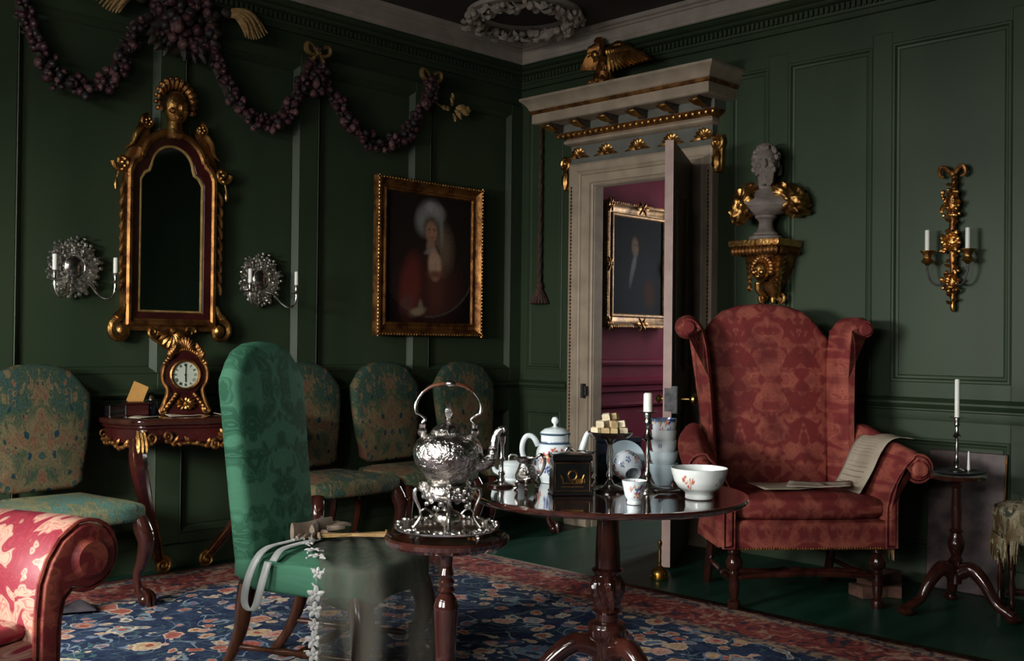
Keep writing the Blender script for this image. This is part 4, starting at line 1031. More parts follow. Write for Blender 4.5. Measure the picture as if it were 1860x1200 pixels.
d_ = MB().lathe([(0, .006), (.063, .004), (.064, 0)], 32, M=Matrix.Translation((0, -.044, .195)) @ Matrix.Rotation(R(90), 4, 'X')).build('dial', 'clock_enamel', ck)
mb = MB(); numeral_marks(mb, .049, -.0508, .195); mb.build('numerals', 'ink', d_)
MB().box((0, -.053, .195+.024), (.003, .001, .052)).box((0, -.053, .195-.017), (.0042, .001, .038)).lathe([(.005, 0), (.004, .004), (0, .004)], 12, M=Matrix.Translation((0, -.0505, .195)) @ Matrix.Rotation(R(90), 4, 'X')).build('hands', 'ink', d_)
for sx in (-1, 1):
    mb = MB(); mb.tube([(sx*.075, -.04, .27), (sx*.105, -.045, .23), (sx*.108, -.045, .17), (sx*.085, -.05, .12), (sx*.10, -.05, .06), (sx*.115, -.05, .02)], [.006, .010, .009, .010, .012, .014], 8, k=4)
    for i in range(5): mb.ball((sx*(.06+.01*i), -.05, .30-.012*i), .012, 7, 5)
    mb.spiral((sx*.11, -.052, .025), .026, 1.2, PI/2, sx, .009)
    for i in range(10): mb.ball((sx*(.045+.006*i), -.052-.006*(i % 2), .10-.008*i), .011, 7, 5)
    for i in range(4): mb.leaf((sx*.07, -.05, .27+.01*i), (sx*(.085-.012*i), -.055, .315+.012*i), .03, (0, -.014, 0))
    mb.build('side_mount', 'gilt_dull', ck)
mb = MB()
for i in range(9): a = PI*(i+.5)/9; mb.leaf((0, -.03, .315), (.05*math.cos(a), -.035, .32+.06*math.sin(a)), .024, (0, -.014, 0))
for i in range(12): mb.ball((-.055+i*.010, -.045, .30+.02*math.sin(PI*i/11)), .010, 7, 5)
mb.build('crest_mount', 'gilt_dull', ck)
mb = MB()
for i in range(12): a = 2*PI*i/12; mb.leaf((0, -.055, .055), (.05*math.cos(a), -.058, .055+.035*math.sin(a)), .02, (0, -.01, 0))
mb.ball((0, -.062, .055), .014); mb.build('plinth_mount', 'gilt', ck)
cx_ = -2.79
mb = MB(); mb.box((0, 0, .052), (.075, .005, .104), Matrix.Rotation(.42, 3, 'Y') @ Matrix.Rotation(-.25, 3, 'X')); o = mb.build('ochre_card', 'ochre_paper'); o.location = (cx_+.005, -.125, TZ+.05); o.rotation_euler.z = -.25
tag(o, 'ochre folded card propped upright beside the clock', 'card')
t = thing('snuff_box', 'small dark glass box with metal rim at the left of the console', 'box', (-2.905, -.13, TZ), .15)
MB().pad([(-.045, -.03), (.045, -.03), (.045, .03), (-.045, .03)], 0, .05, .004, plane='xy', seg=1).build('body', 'black_lacquer', t); MB().frame(-.047, -.002, .047, .054, [(0, -.033), (.004, -.036), (.008, -.033)]).build('metal_rim', 'silver', t)
t = thing('casket', 'small dark red casket leaning under the ochre card', 'box', (-2.80, -.145, TZ), -.2)
MB().pad([(-.05, -.032), (.05, -.032), (.05, .032), (-.05, .032)], 0, .052, .004, plane='xy', seg=1).build('body', 'red_lacquer', t); MB().pad([(-.052, -.034), (.052, -.034), (.052, .034), (-.052, .034)], .052, .064, .005, plane='xy', dome=.004).build('lid', 'red_lacquer', t)
t = thing('glass_scent_bottle', 'tiny silver-topped glass bottle beside the ochre card', 'bottle', (-2.725, -.15, TZ))
MB().lathe([(0, 0), (.02, 0), (.023, .01), (.021, .045), (.012, .058), (.010, .064)], 14).build('body', 'navy_lacquer', t); MB().lathe([(.012, .062), (.016, .07), (.012, .084), (.005, .094), (0, .095)], 12).build('stopper', 'silver', t)
for i, (x, y, a, w, d) in enumerate(((-2.86, -.36, .3, .14, .07), (-2.66, -.36, -.2, .17, .08), (-2.44, -.37, .15, .12, .06), (-2.26, -.33, .5, .10, .05))):
    mb = MB(); mb.grid(lambda u, v: ((u-.5)*w, (v-.5)*d, .003+.006*math.sin(u*5+i)*v+.004*u), 8, 4); o = mb.build('letter', 'paper', solid=.002); o.location = (x, y, TZ+.002); o.rotation_euler.z = a
    tag(o, ('folded letter at the left front edge of the console top', 'folded letter on the console top in front of the casket', 'folded letter lying just in front of the clock on the console', 'small folded paper at the right end of the console top')[i], 'letter', 'papers on the console')

# ---- red wing armchair
def wing_chair(label, x, y, rz, mats, name='wing_armchair', rise=.115, aprof=None, sdz=0, fside=None):
    t = thing(name, label, 'armchair', (x, y, 0), rz)
    fab, front, seatm = mats
    # origin: midway between front feet, faces -y
    mb = MB(); mb.pad([(-.355, .0), (.355, .0), (.34, .56), (-.34, .56)], .265, .395, .02, plane='xy'); mb.build('seat_rail', fab, t, 60)
    so = [(.335, .02), (.345, .06), (.33, .50), (-.33, .50), (-.345, .06), (-.335, .02), (-.2, -.005), (0, -.012), (.2, -.005)]
    mb = MB(); mb.pad(so, .395, .49+sdz, .038+sdz*.3, dome=.02, plane='xy', seg=5); c = mb.build('seat_cushion', seatm, t, 60)
    bo = back_outline(.285, .325, .42, 1.14, 1.37)
    mb = MB(); mb.pad(bo, .62, .50, .035, dome=.03, fn=lean(.42, .42, .15)); mb.build('backrest', fab, t, 60)
    for s in (-1, 1):
        # arm: scrolled profile in x-z, swept back and up to the wing
        prof = aprof or [(.335, .27), (.335, .45), (.352, .52), (.385, .59), (.425, .645), (.455, .675)]+outline_arc(.485, .625, .068, R(110), R(-150), 12)+[(.405, .55), (.395, .47), (.395, .27)]
        n = len(prof); mb = MB(); V = []; F = []; NS = 9
        for i in range(NS):
            u = i/(NS-1); y_ = -.01+.47*u; lift = rise*u**1.4; inn = .085*u**1.3
            q = offset_poly([(a, b) for a, b in prof], .014*(1 if i in (0, NS-1) else 0))
            V += [(s*(a-inn*max(0, (b-.3)/.4)), y_+(.0 if i else .0), b+lift*max(0, (b-.3)/.4)) for a, b in q]
            if i == 0:
                F.append(tuple(range(n)))
        for i in range(NS-1):
            for j in range(n): k = (j+1) % n; F.append((i*n+j, i*n+k, (i+1)*n+k, (i+1)*n+j))
        F.append(tuple((NS-1)*n+j for j in reversed(range(n)))); mb.add(V, F); a_ = mb.build('arm', fab, t, 60)
        # front facing of the arm with piped edge and roundel
        q = offset_poly(prof, .016); mb = MB(); mb.pad([(s*a, b) for a, b in q], -.012, -.028, .006, seg=2); mb.build('arm_facing', front, a_, 45)
        qq = offset_poly(prof, .006); mb = MB(); mb.tube([(s*a, -.014, b) for a, b in qq+[qq[0]]], .006, 6); mb.build('piping', front, a_)
        MB().lathe([(0, .014), (.03, .012), (.038, .004), (.04, 0)], 20, M=Matrix.Translation((s*.487, -.026, .622 if not aprof else .585)) @ Matrix.Rotation(R(90), 4, 'X') @ Matrix.Scale(1 if not aprof else 1.45, 4)).build('roundel', fab if not aprof else front, a_)
        # wing: upright, flaring out into a rolled ear
        wp = [(.31, .46), (.31, .62), (.315, .80), (.325, 1.0), (.335, 1.15), (.355, 1.235), (.385, 1.28)]+outline_arc(.435, 1.245, .058, R(120), R(-140), 12)+[(.40, 1.185), (.395, 1.10), (.385, .95), (.375, .80), (.37, .62), (.37, .46)]
        mb = MB(); n = len(wp); V = []; F = []; NS = 6
        for i in range(NS):
            u = i/(NS-1); q = offset_poly(wp, .016) if i in (0, NS-1) else wp
            for a, b in q:
                k = max(0, min(1, (b-.6)/.7)); y_ = .36+.06*k+u*(.22-.02*k)+(b-.42)*.05
                V.append((s*(a-.035*u), y_, b))
        F.append(tuple(range(n)))
        for i in range(NS-1):
            for j in range(n): k = (j+1) % n; F.append((i*n+j, i*n+k, (i+1)*n+k, (i+1)*n+j))
        F.append(tuple((NS-1)*n+j for j in reversed(range(n)))); mb.add(V, F); w_ = mb.build('wing', fab, t, 60)
        MB().lathe([(0, .012), (.026, .010), (.032, .003), (.034, 0)], 20, M=Matrix.Translation((s*.437, .452, 1.243)) @ Matrix.Rotation(R(90), 4, 'X')).build('roundel', front, w_)
        lp = [(.0, .265), (.026, .262), (.03, .25), (.022, .24), (.03, .225), (.038, .205), (.034, .185), (.02, .17), (.024, .16), (.018, .15), (.024, .11), (.022, .07), (.016, .045), (.028, .035), (.03, .018), (.024, .0), (0, 0)]
        MB().lathe(lp[::-1], 18, (s*.325, .04, 0)).build('front_leg', 'mahogany', t)
        MB().tube([(s*.30, .50, .28), (s*.30, .53, .14), (s*.30, .58, 0)], [.024, .022, .024], 8, k=4).build('back_leg', 'mahogany', t)
        MB().tube([(s*.322, .05, .12), (s*.318, .2, .12), (s*.312, .3, .12), (s*.302, .52, .12)], [.012, .02, .013, .012], 8, k=5).build('side_stretcher', 'mahogany', t)
    mb = MB(); M = Matrix.Translation((-.315, .26, .12)) @ Matrix.Rotation(R(90), 4, 'Y')
    mb.lathe([(.008, 0), (.014, .03), (.01, .06), (.018, .09), (.012, .12), (.014, .25), (.022, .29), (.012, .315), (.022, .34), (.014, .38), (.012, .51), (.018, .54), (.01, .57), (.014, .60), (.008, .63)], 12, M=M); mb.build('cross_stretcher', 'mahogany', t)
    MB().tube([(-.315, .04, .14), (0, .02, .16), (.315, .04, .14)], [.012, .016, .012], 8, k=6).build('front_stretcher', 'mahogany', t)
    mb = MB()
    for i in range(60): mb.ball((-.345+i*.69/59, -.004, .272), (.0055, .004, .0055), 6, 4)
    mb.build('nail_heads', 'gilt_dull', t, kind='stuff')
    mb = MB(); k_ = random.Random(9)
    for i in range(46): yy = k_.uniform(.0, .45); mb.tube([(.393, yy, .30), (.40, yy+.004, .27), (.398, yy+k_.uniform(-.01, .01), .235-k_.random()*.03)], [.004, .004, .0015], 4)
    mb.build('frayed_fringe', 'straw', t, kind='stuff')
    return t
wc = wing_chair('worn red damask wing armchair with papers, before the door wall', -.945, -2.705, R(-41), ('damask_red', 'damask_red', 'damask_red'))
def sheet(name, label, pts, mat='paper', lines=True, cat='paper', group=None, n=14, loc=(0, 0, 0), rz=0):
    """paper with a bend given by a path of (y,z) at which x runs across"""
    w, path = pts; P_ = smooth_path([(0, a, b) for a, b in path], 5); m = len(P_)-1
    t = thing(name, label, cat, loc, rz, group)
    def fn(u, v, off=0):
        k = v*m; i = min(m-1, int(k)); q = P_[i].lerp(P_[i+1], k-i); d = (P_[i+1]-P_[i]).normalized(); nn = Vector((0, -d.z, d.y))
        e = .004*math.sin(u*9+v*4); return (w*(u-.5)+.006*math.sin(v*8), q.y+nn.y*(off+e), q.z+nn.z*(off+e))
    MB().grid(lambda u, v: fn(u, v), 10, m).build('sheet', mat, t, 80, solid=.0015)
    if lines:
        mb = MB()
        for i in range(22):
            v0 = .07+i*.04
            if i in (6, 15): continue
            V = [fn(.12+.7*j/12, v, .0028) for j in range(13) for v in (v0, v0+.006)]
            mb.add(V, [(2*j, 2*j+2, 2*j+3, 2*j+1) for j in range(12)])
        mb.build('written_lines', 'kid_leather', t, kind='stuff')
    return t
wcM = Matrix.Translation((-.945, -2.705, 0)) @ Matrix.Rotation(R(-41), 4, 'Z')
def on_chair(x, y, z): return tuple(wcM @ Vector((x, y, z)))
# newspaper draped over the right arm (local path runs from inside the arm over its top)
sheet('newspaper', 'handwritten sheet draped over the right arm of the red wing chair', (.24, [(-.17, -.275), (-.10, -.155), (-.055, -.07), (-.005, -.012), (.05, .006), (.12, -.004)]), loc=on_chair(.40, .24, .745), rz=R(-41)+R(-90+8))
for i, (x, y, a, w, d) in enumerate(((-.03, .20, .25, .34, .23), (.09, .13, -.15, .28, .2))):
    mb = MB(); k_ = random.Random(i); mb.grid(lambda u, v: ((u-.5)*w+(v-.5)*.05, (v-.5)*d, .006+.012*abs(u-.5)+.008*math.sin(v*6+i)*u), 10, 8); o = mb.build('loose_sheet', 'paper', solid=.002)
    o.location = on_chair(x, y, .514+i*.012); o.rotation_euler.z = R(-41)+a; tag(o, ('larger loose sheet lying on the red wing chair seat', 'smaller crumpled sheet on top at the seat front of the red wing chair')[i], 'paper', 'papers on the wing chair seat')

# foreground armchair (only its right arm and seat show)
wing_chair('crimson and cream damask armchair cut off at the lower left corner', -4.456, -2.379, R(12.5), ('damask_crimson', 'damask_crimson_side', 'damask_crimson_seat'), 'armchair', .0, [(.335, .27), (.335, .45), (.343, .54), (.365, .60), (.40, .65), (.445, .68)]+outline_arc(.485, .592, .098, R(105), R(-115), 12)+[(.425, .485), (.415, .44), (.41, .27)], -.05)

# ---- green damask chair with shawl
GX, GY, GR = -3.071, -1.774, R(24.5)
t = thing('damask_chair', 'tall-backed green silk damask chair with a veil over its seat', 'chair', (GX, GY, 0), GR)
gb = back_outline(.215, .232, .33, .98, 1.155)
mb = MB(); mb.pad(gb, .035, -.05, .036, dome=.016, fn=lean(.33, .42, .11)); mb.build('backrest', 'damask_green', t, 60)
# seat with a deep shaped skirt
so = seat_outline(.25, .21, .47, .03)
mb = MB(); mb.pad(so, .315, .425, .02, dome=.028, plane='xy'); mb.tf(Matrix.Translation((0, -.03, 0)))
V = []
for x, y, z in mb.v:
    if z < .33 and (abs(x) > .15 or y < -.44): z -= .035*(1-min(1, abs(abs(x)-.23)/.1))*(1-.0)*max(0, min(1, (-y-.25)/.2))
    V.append((x, y, z))
mb.v = V; mb.build('seat', 'damask_green', t, 60)
for sx in (-1, 1):
    l = MB(); cabriole(l, sx*.215, -.455, .33, sx*.6, -.8, True, 1.05); l.build('front_leg', 'walnut', t)
    MB().tube([(sx*.19, -.02, .335), (sx*.19, -.005, .26), (sx*.188, .01, .17), (sx*.185, .055, .07), (sx*.182, .105, .0)], [.032, .03, .024, .019, .021], 10, k=5).build('back_leg', 'walnut', t)
    M = Matrix.Translation((sx*.186, .03, .115)) @ Matrix.Rotation(R(90), 4, 'X')
    MB().lathe([(.008, 0), (.011, .04), (.008, .12), (.014, .20), (.009, .23), (.014, .26), (.009, .38), (.011, .44), (.008, .46)], 10, M=M).build('side_stretcher', 'walnut', t)
MB().tube([(-.19, -.21, .115), (0, -.21, .115), (.19, -.21, .115)], [.009, .014, .009], 8, k=4).build('cross_stretcher', 'walnut', t)
# sheer veil: lies on the seat, falls over front and near side
t = thing('lace_veil', 'sheer dark veil with white lace edge draped over the green chair', 'veil', (GX, GY, 0), GR)
Hh = smooth_path([(-.272, -.345, 0), (-.285, -.41, 0), (-.285, -.48, 0), (-.24, -.545, 0), (-.12, -.565, 0), (.02, -.575, 0), (.14, -.57, 0)], 6)
Ss = smooth_path([(.04, -.07, 0), (.10, -.12, 0), (.14, -.17, 0), (.16, -.2, 0), (.17, -.24, 0), (.18, -.28, 0), (.19, -.33, 0)], 6)
def at_(P_, u): k = u*(len(P_)-1); i = min(len(P_)-2, int(k)); return P_[i].lerp(P_[i+1], k-i)
def veil(u, v):
    h = at_(Hh, u); s_ = at_(Ss, u); c = Vector((0, -.28, 0)); n_ = (h-c).normalized()
    if v < .38:
        k = v/.38; p = s_.lerp(h, k); return (p.x, p.y, .463-.018*k*k+.004*math.sin(u*30+k*6))
    k = (v-.38)/.62; rip = (.026*math.sin(u*27)+.018*math.sin(u*15+2))*min(1, k*1.6)
    p = h+n_*(.012+.03*min(1, k*5)-.012*k+rip); tt = Vector((-n_.y, n_.x, 0))*(.05*k*math.sin(u*11))
    return (p.x+tt.x, p.y+tt.y, .445-.025*min(1, k*8)-.405*k)
MB().grid(veil, 60, 46).build('net', 'veil', t, 180)
fl_ = MB()
for k in range(5): a = 2*PI*k/5; fl_.leaf((0, 0, 0), (.026*math.cos(a), .026*math.sin(a), 0), .019, (0, 0, .005), nu=4)
fl_.ball((0, 0, .004), .006, 7, 5)
for k in range(3): fl_.tube([(.018*math.cos(k*2), .018*math.sin(k*2), .002), (.034*math.cos(k*2+.4), .034*math.sin(k*2+.4), 0)], .003, 5)
fl_ = fl_.build('lace_motif', 'lace', t)
for i in range(14):
    v = .05+.93*i/13; p = Vector(veil(.0, v)); q = Vector(veil(.0, min(1, v+.02))); d = q-p; n_ = Vector((-.9, -.35, 0)) if v > .38 else Vector((0, 0, 1))
    rot = n_.to_track_quat('Z', 'Y').to_euler(); rot.rotate_axis('Z', i*1.3)
    L = tuple(p+n_*.009)
    if i == 0: fl_.location = L; fl_.rotation_euler = rot
    else: inst(fl_, t, L, rot, 1.0+.2*math.sin(i*2.2))
# ribbon, gloves, fan on the seat
def strip(mb, path, w, nrm): # flat band along a path
    P_ = smooth_path(path, 6); V = []
    for p in P_: V += [p-Vector(nrm)*w/2, p+Vector(nrm)*w/2]
    mb.add(V, [(2*i, 2*i+1, 2*i+3, 2*i+2) for i in range(len(P_)-1)]); return mb
t = thing('satin_ribbon', 'white satin ribbon looping down the near side of the green chair seat', 'ribbon', (GX, GY, 0), GR)
strip(MB(), [(-.02, -.15, .472), (-.12, -.12, .468), (-.20, -.10, .462), (-.242, -.085, .43), (-.262, -.065, .36), (-.262, -.055, .29), (-.258, -.075, .262), (-.262, -.10, .285), (-.258, -.12, .36), (-.24, -.13, .425)], .028, (0, 1, 0)).build('loop', 'satin', t, 180, solid=.002)
strip(MB(), [(-.03, -.20, .47), (-.12, -.175, .468), (-.2, -.155, .46), (-.243, -.15, .43)], .03, (.2, .98, 0)).build('tail', 'satin', t, 180, solid=.002)
def glove(label, x, y, z, rz, flip):
    t = thing('kid_glove', label, 'glove', tuple(Matrix.Translation((GX, GY, 0)) @ Matrix.Rotation(GR, 4, 'Z') @ Vector((x, y, z))), GR+rz, 'kid gloves on the green chair')
    mb = MB(); mb.tube([(0, 0, 0), (.0, .06, .003), (.0, .12, .004), (0, .19, .004)], [.036, .034, .028, .034], 10, flat=.28, k=4); mb.build('cuff_and_palm', 'kid_leather', t)
    for i, (dx, L) in enumerate(((-.028, .062), (-.010, .072), (.009, .068), (.027, .052))): MB().tube([(dx, .0, .0), (dx*1.2, -L*.6, .004), (dx*1.35, -L, .0)], [.0095, .009, .006], 8, flat=.7, k=3).build('finger', 'kid_leather', t)
    MB().tube([(flip*.028, .05, 0), (flip*.05, .02, .002), (flip*.058, -.01, 0)], [.011, .010, .007], 8, flat=.7, k=3).build('thumb', 'kid_leather', t)
glove('beige kid glove lying at the back of the green chair seat', -.03, -.17, .482, R(-70), 1)
glove('beige kid glove crossing the seat of the green chair towards the kettle', .12, -.16, .488, R(75), -1)
t = thing('folded_fan', 'closed straw-coloured fan lying across the veil on the green chair', 'fan', tuple(Matrix.Translation((GX, GY, 0)) @ Matrix.Rotation(GR, 4, 'Z') @ Vector((.02, -.30, .484))), GR+R(28))
for i in range(9): MB().box((0, .0, .0), (.0035, .24, .012), Matrix.Rotation((i-4)*.045, 3, 'Z')).build('stick', 'straw', t)
MB().tube([(0, -.12, -.0), (0, -.12, .016)], .005, 8).build('rivet', 'brass', t)

# ---- kettle stand, salver, kettle
def refine(prof, m): # subdivide a profile for painting
    out = []
    for i in range(len(prof)-1):
        for j in range(m): t_ = j/m; out.append((prof[i][0]+(prof[i+1][0]-prof[i][0])*t_, prof[i][1]+(prof[i+1][1]-prof[i][1])*t_))
    return out+[prof[-1]]
def tripod_table(name, label, x, y, zt, r, prof, rz, rleg, top, mat='mahogany', topmat='mahogany_top', hub=.25):
    t = thing(name, label, 'table', (x, y, 0), rz)
    MB().lathe(top, 56).build('top', topmat, t, 35)
    fl = None
    MB().lathe(refine(prof, 4), 48, flute=(lambda a, z: .10*math.sin(9*a+z*45) if (name == 'tea_table' and .34 < z < .445) else 0)).build('column', mat, t, 35)
    for k in range(3):
        a = 2*PI*k/3; c, s = math.cos(a), math.sin(a); q = rleg
        l = MB().tube([(c*.02, s*.02, hub-.02), (c*q*.28, s*q*.28, hub+.0), (c*q*.52, s*q*.52, hub*.72), (c*q*.70, s*q*.70, hub*.36), (c*q*.88, s*q*.88, .045), (c*q, s*q, .028)], [.034, .032, .027, .022, .021, .024], 10, k=5).build('leg', mat, t)
        MB().ball((c*q, s*q, .02), (.036, .036, .02), 10, 6).build('pad_foot', mat, l)
    return t
KX, KY = -3.156, -2.785
tripod_table('kettle_stand', 'small round mahogany tripod table under the silver kettle', KX, KY, .60, .176,
    [(.03, .16), (.034, .20), (.03, .225), (.034, .24), (.028, .26), (.033, .36), (.036, .41), (.03, .43), (.019, .445), (.026, .455), (.019, .466), (.024, .478), (.017, .49), (.022, .50), (.016, .52), (.018, .55), (.03, .575), (.06, .582)], R(40), .22,
    [(0, .578), (.10, .578), (.165, .584), (.176, .594), (.178, .606), (.173, .612), (.168, .606), (.16, .60), (0, .60)], hub=.2)
t = thing('silver_salver', 'round silver salver with chased rim on little feet on the kettle stand', 'salver', (KX, KY, .6005), RC)
MB().lathe([(0, .026), (.115, .026), (.13, .03), (.142, .036), (.147, .036), (.146, .031), (.13, .024), (0, .022)], 56, flute=lambda a, z: (.022*abs(math.sin(a*9)) if z > .027 else 0)).build('dish', 'silver', t, 35)
mb = MB()
for i in range(54): a = 2*PI*i/54; mb.ball((.142*math.cos(a), .142*math.sin(a), .037+.003*(i % 3)), (.0085, .0085, .006), 6, 4)
mb.build('chased_rim', 'silver_chased', t, kind='stuff')
for k in range(4):
    a = PI/4+k*PI/2; c, s = math.cos(a), math.sin(a)
    MB().tube([(c*.115, s*.115, .026), (c*.13, s*.13, .018), (c*.126, s*.126, .008), (c*.132, s*.132, .004)], [.007, .008, .006, .008], 8, k=4).build('foot', 'silver', t)
t = thing('kettle_on_burner', 'ornate silver spirit kettle with arched handle on its burner stand', 'kettle', (KX, KY, .6275), RC); t.scale = (.95, .95, .94)
MB().lathe([(0, .138), (.056, .14), (.062, .15), (.07, .165), (.088, .185), (.10, .205), (.1055, .228), (.103, .25), (.092, .27), (.075, .283), (.055, .29), (0, .292)], 40).build('body', 'silver_chased', t, 60)
ld = MB().lathe([(.052, .288), (.054, .294), (.045, .304), (.034, .314), (.016, .322), (.006, .326)], 32).build('lid', 'silver_chased', t, 60)
MB().lathe([(.004, .32), (.007, .33), (.005, .335), (.011, .344), (.014, .354), (.010, .366), (.005, .376), (0, .380)], 14, flute=lambda a, z: .15*math.sin(5*a)).build('finial', 'silver', ld)
hp = [(-.078, 0, .285), (-.078, 0, .318), (-.070, 0, .332), (-.084, 0, .345), (-.096, 0, .352), (-.098, 0, .375), (-.09, 0, .395), (-.076, 0, .415)]
for s in (-1, 1):
    MB().tube([(s*-a, b, c) for a, b, c in hp], [.006, .0045, .0055, .004, .0055, .005, .004, .0048], 8, k=5).build('handle_scroll', 'silver', t)
    MB().lathe([(.006, .278), (.014, .288), (.015, .298), (.009, .306), (.011, .316), (.004, .322)], 14, (s*.078, 0, 0)).build('handle_socket', 'silver', t)
MB().tube([(-.076, 0, .414), (-.05, 0, .432), (-.02, 0, .439), (.0, 0, .44), (.02, 0, .439), (.05, 0, .432), (.076, 0, .414)], [.0045, .006, .006, .006, .006, .006, .0045], 10, k=4).build('wood_grip', 'walnut', t)
MB().ball((.006, 0, .44), (.018, .011, .011), 12, 8).build('grip_collar', 'silver', t)
MB().tube([(.085, 0, .20), (.115, 0, .205), (.132, 0, .225), (.137, 0, .255), (.145, 0, .29), (.162, 0, .305), (.172, 0, .298)], [.028, .024, .018, .014, .011, .010, .009], 12, k=5).build('spout', 'silver_chased', t)
MB().lathe([(.050, .128), (.066, .132), (.07, .138), (.066, .146), (.056, .15)], 36, cap=False).build('stand_ring', 'silver', t)
mb = MB(); k_ = random.Random(4)
mb.lathe([(.066, .134), (.074, .12), (.075, .104), (.068, .092)], 36, cap=False)
for i in range(70): a = 2*PI*i/70; z = .085+.045*k_.random()+.016*math.sin(a*4); r = .072+.004*math.sin(z*60); mb.ball((r*math.cos(a), r*math.sin(a), z), (.009, .009, .009), 6, 4)
mb.build('pierced_skirt', 'silver_chased', t)
for k in range(4):
    a = -PI/2+.12+k*PI/2; c, s = math.cos(a), math.sin(a)
    MB().tube([(c*.07, s*.07, .118), (c*.094, s*.094, .122), (c*.098, s*.098, .10), (c*.084, s*.084, .065), (c*.08, s*.08, .04), (c*.094, s*.094, .015), (c*.102, s*.102, .006)], [.0045, .006, .006, .0042, .0042, .006, .0075], 8, k=5).build('stand_leg', 'silver', t)
    MB().tube([(c*.082, s*.082, .05), (c*.066, s*.066, .062), (c*.046, s*.046, .05), (c*.036, s*.036, .03)], .0045, 8, k=5).build('brace', 'silver', t)
MB().lathe([(0, .012), (.03, .014), (.042, .026), (.043, .042), (.036, .052), (.018, .058), (.014, .07), (.008, .078), (0, .08)], 28).build('spirit_lamp', 'silver', t)

# ---- tea table
BX, BY, BZ = -2.622, -2.938, .70
tripod_table('tea_table', 'round tilt-top mahogany tea table with turned column', BX, BY, BZ, .428,
    [(.045, .17), (.048, .20), (.05, .245), (.058, .262), (.06, .285), (.055, .297), (.035, .305), (.034, .325), (.046, .335), (.036, .342), (.046, .375), (.051, .40), (.048, .425), (.038, .443), (.044, .452), (.05, .46), (.04, .468), (.039, .50), (.033, .63), (.032, .645), (.04, .652), (.045, .668), (.07, .676)], R(20), .36,
    [(0, .676), (.38, .676), (.415, .68), (.426, .687), (.429, .694), (.426, .70), (.418, .7005), (.41, .70), (0, .70)], hub=.235)
def tp(px): return px
def blossom_fn(spots, base=(.64, .72, .74), band=()):
    def f(a, z, r):
        c = base
        for z0, z1, col in band:
            if z0 <= z <= z1: c = col
        for (aa, zz, s, col) in spots:
            da = (a-aa+PI) % (2*PI)-PI; dx, dz = da*r, z-zz; d = math.hypot(dx, dz); th = math.atan2(dz, dx)
            if d < s*(.75+.35*math.cos(5*th)): c = col
            if d < s*.3: c = (.55, .45, .2) if col[0] > .3 else (.55, .6, .65)
        return c
    return f
RED, BLU, PNK = (.42, .06, .05), (.03, .06, .22), (.45, .22, .24)
def spots(seed, n, z0, z1, s0, s1):
    k = random.Random(seed); return [(k.uniform(0, 2*PI), k.uniform(z0, z1), k.uniform(s0, s1), k.choice((RED, BLU, PNK, BLU, RED))) for _ in range(n)]
def wpos(px, py): return (px, py, BZ+.0012)
# teapot
t = thing('teapot', 'white porcelain teapot painted with blue and red flowers', 'teapot', wpos(-2.585, -2.679), RC)
pf = refine([(0, .002), (.045, 0), (.047, .008), (.052, .02), (.060, .05), (.0635, .08), (.061, .105), (.053, .125), (.047, .133), (.0465, .158)], 5)
sp = spots(2, 30, .03, .115, .007, .015)+[(-PI/2+.25, .088, .026, RED), (-PI/2+.55, .085, .022, BLU), (-PI/2-.05, .085, .02, BLU), (-PI/2-.45, .088, .02, RED), (-PI/2-.75, .075, .016, PNK), (-PI/2-.3, .05, .014, BLU), (-PI/2+.1, .055, .012, BLU)]
MB().lathe(pf, 120, col=blossom_fn(sp, band=[(.128, .136, (.05, .09, .16))])).build('body', 'glazed', t, 60)
l = MB().lathe(refine([(.05, .156), (.052, .160), (.046, .168), (.034, .177), (.012, .182), (.006, .185)], 4), 48, col=blossom_fn([], band=[(.157, .163, (.05, .09, .14))])).build('lid', 'glazed', t, 60)
MB().lathe([(.006, .183), (.005, .19), (.012, .198), (.013, .206), (.008, .214), (0, .216)], 16).build('knob', 'porcelain', l)
MB().tube([(-.056, 0, .045), (-.080, 0, .052), (-.104, 0, .085), (-.108, 0, .12), (-.095, 0, .15), (-.072, 0, .148), (-.056, 0, .12)], [.009, .009, .0085, .009, .009, .009, .0095], 12, k=5).build('handle', 'porcelain', t)
MB().tube([(.055, 0, .05), (.078, 0, .075), (.092, 0, .12), (.104, 0, .155), (.112, 0, .165)], [.016, .014, .011, .009, .008], 12, k=5).build('spout', 'porcelain', t)
# small taper stick on a round foot
t = thing('taperstick', 'short silver taperstick on a round foot at the left of the tea table', 'candlestick', wpos(-2.775, -2.622), RC)
MB().lathe([(0, 0), (.046, 0), (.05, .004), (.047, .008), (.03, .012), (.012, .016), (.008, .03), (.012, .04), (.006, .05), (.006, .075), (.011, .085), (.006, .095), (.006, .13), (.010, .138), (.011, .155), (.013, .158), (0, .158)], 24).build('stem', 'silver', t)
# small white pot with rope handle lid
t = thing('sugar_bowl', 'small plain white lidded bowl behind the taperstick', 'bowl', wpos(-2.66, -2.56), RC)
MB().lathe([(0, 0), (.034, 0), (.036, .006), (.034, .01), (.044, .022), (.048, .04), (.047, .052), (.042, .054), (0, .054)], 32).build('body', 'porcelain', t)
l = MB().lathe([(.042, .053), (.04, .058), (.028, .066), (0, .068)], 28).build('lid', 'porcelain', t); MB().tube([(-.014, 0, .064), (-.012, 0, .082), (0, 0, .088), (.012, 0, .082), (.014, 0, .064)], .0035, 8, k=4).build('loop_handle', 'silver', l)
MB().tube([(-.045, 0, .025), (-.06, 0, .032), (-.066, 0, .045)], [.009, .007, .005], 8, k=3).build('spout', 'porcelain', t)
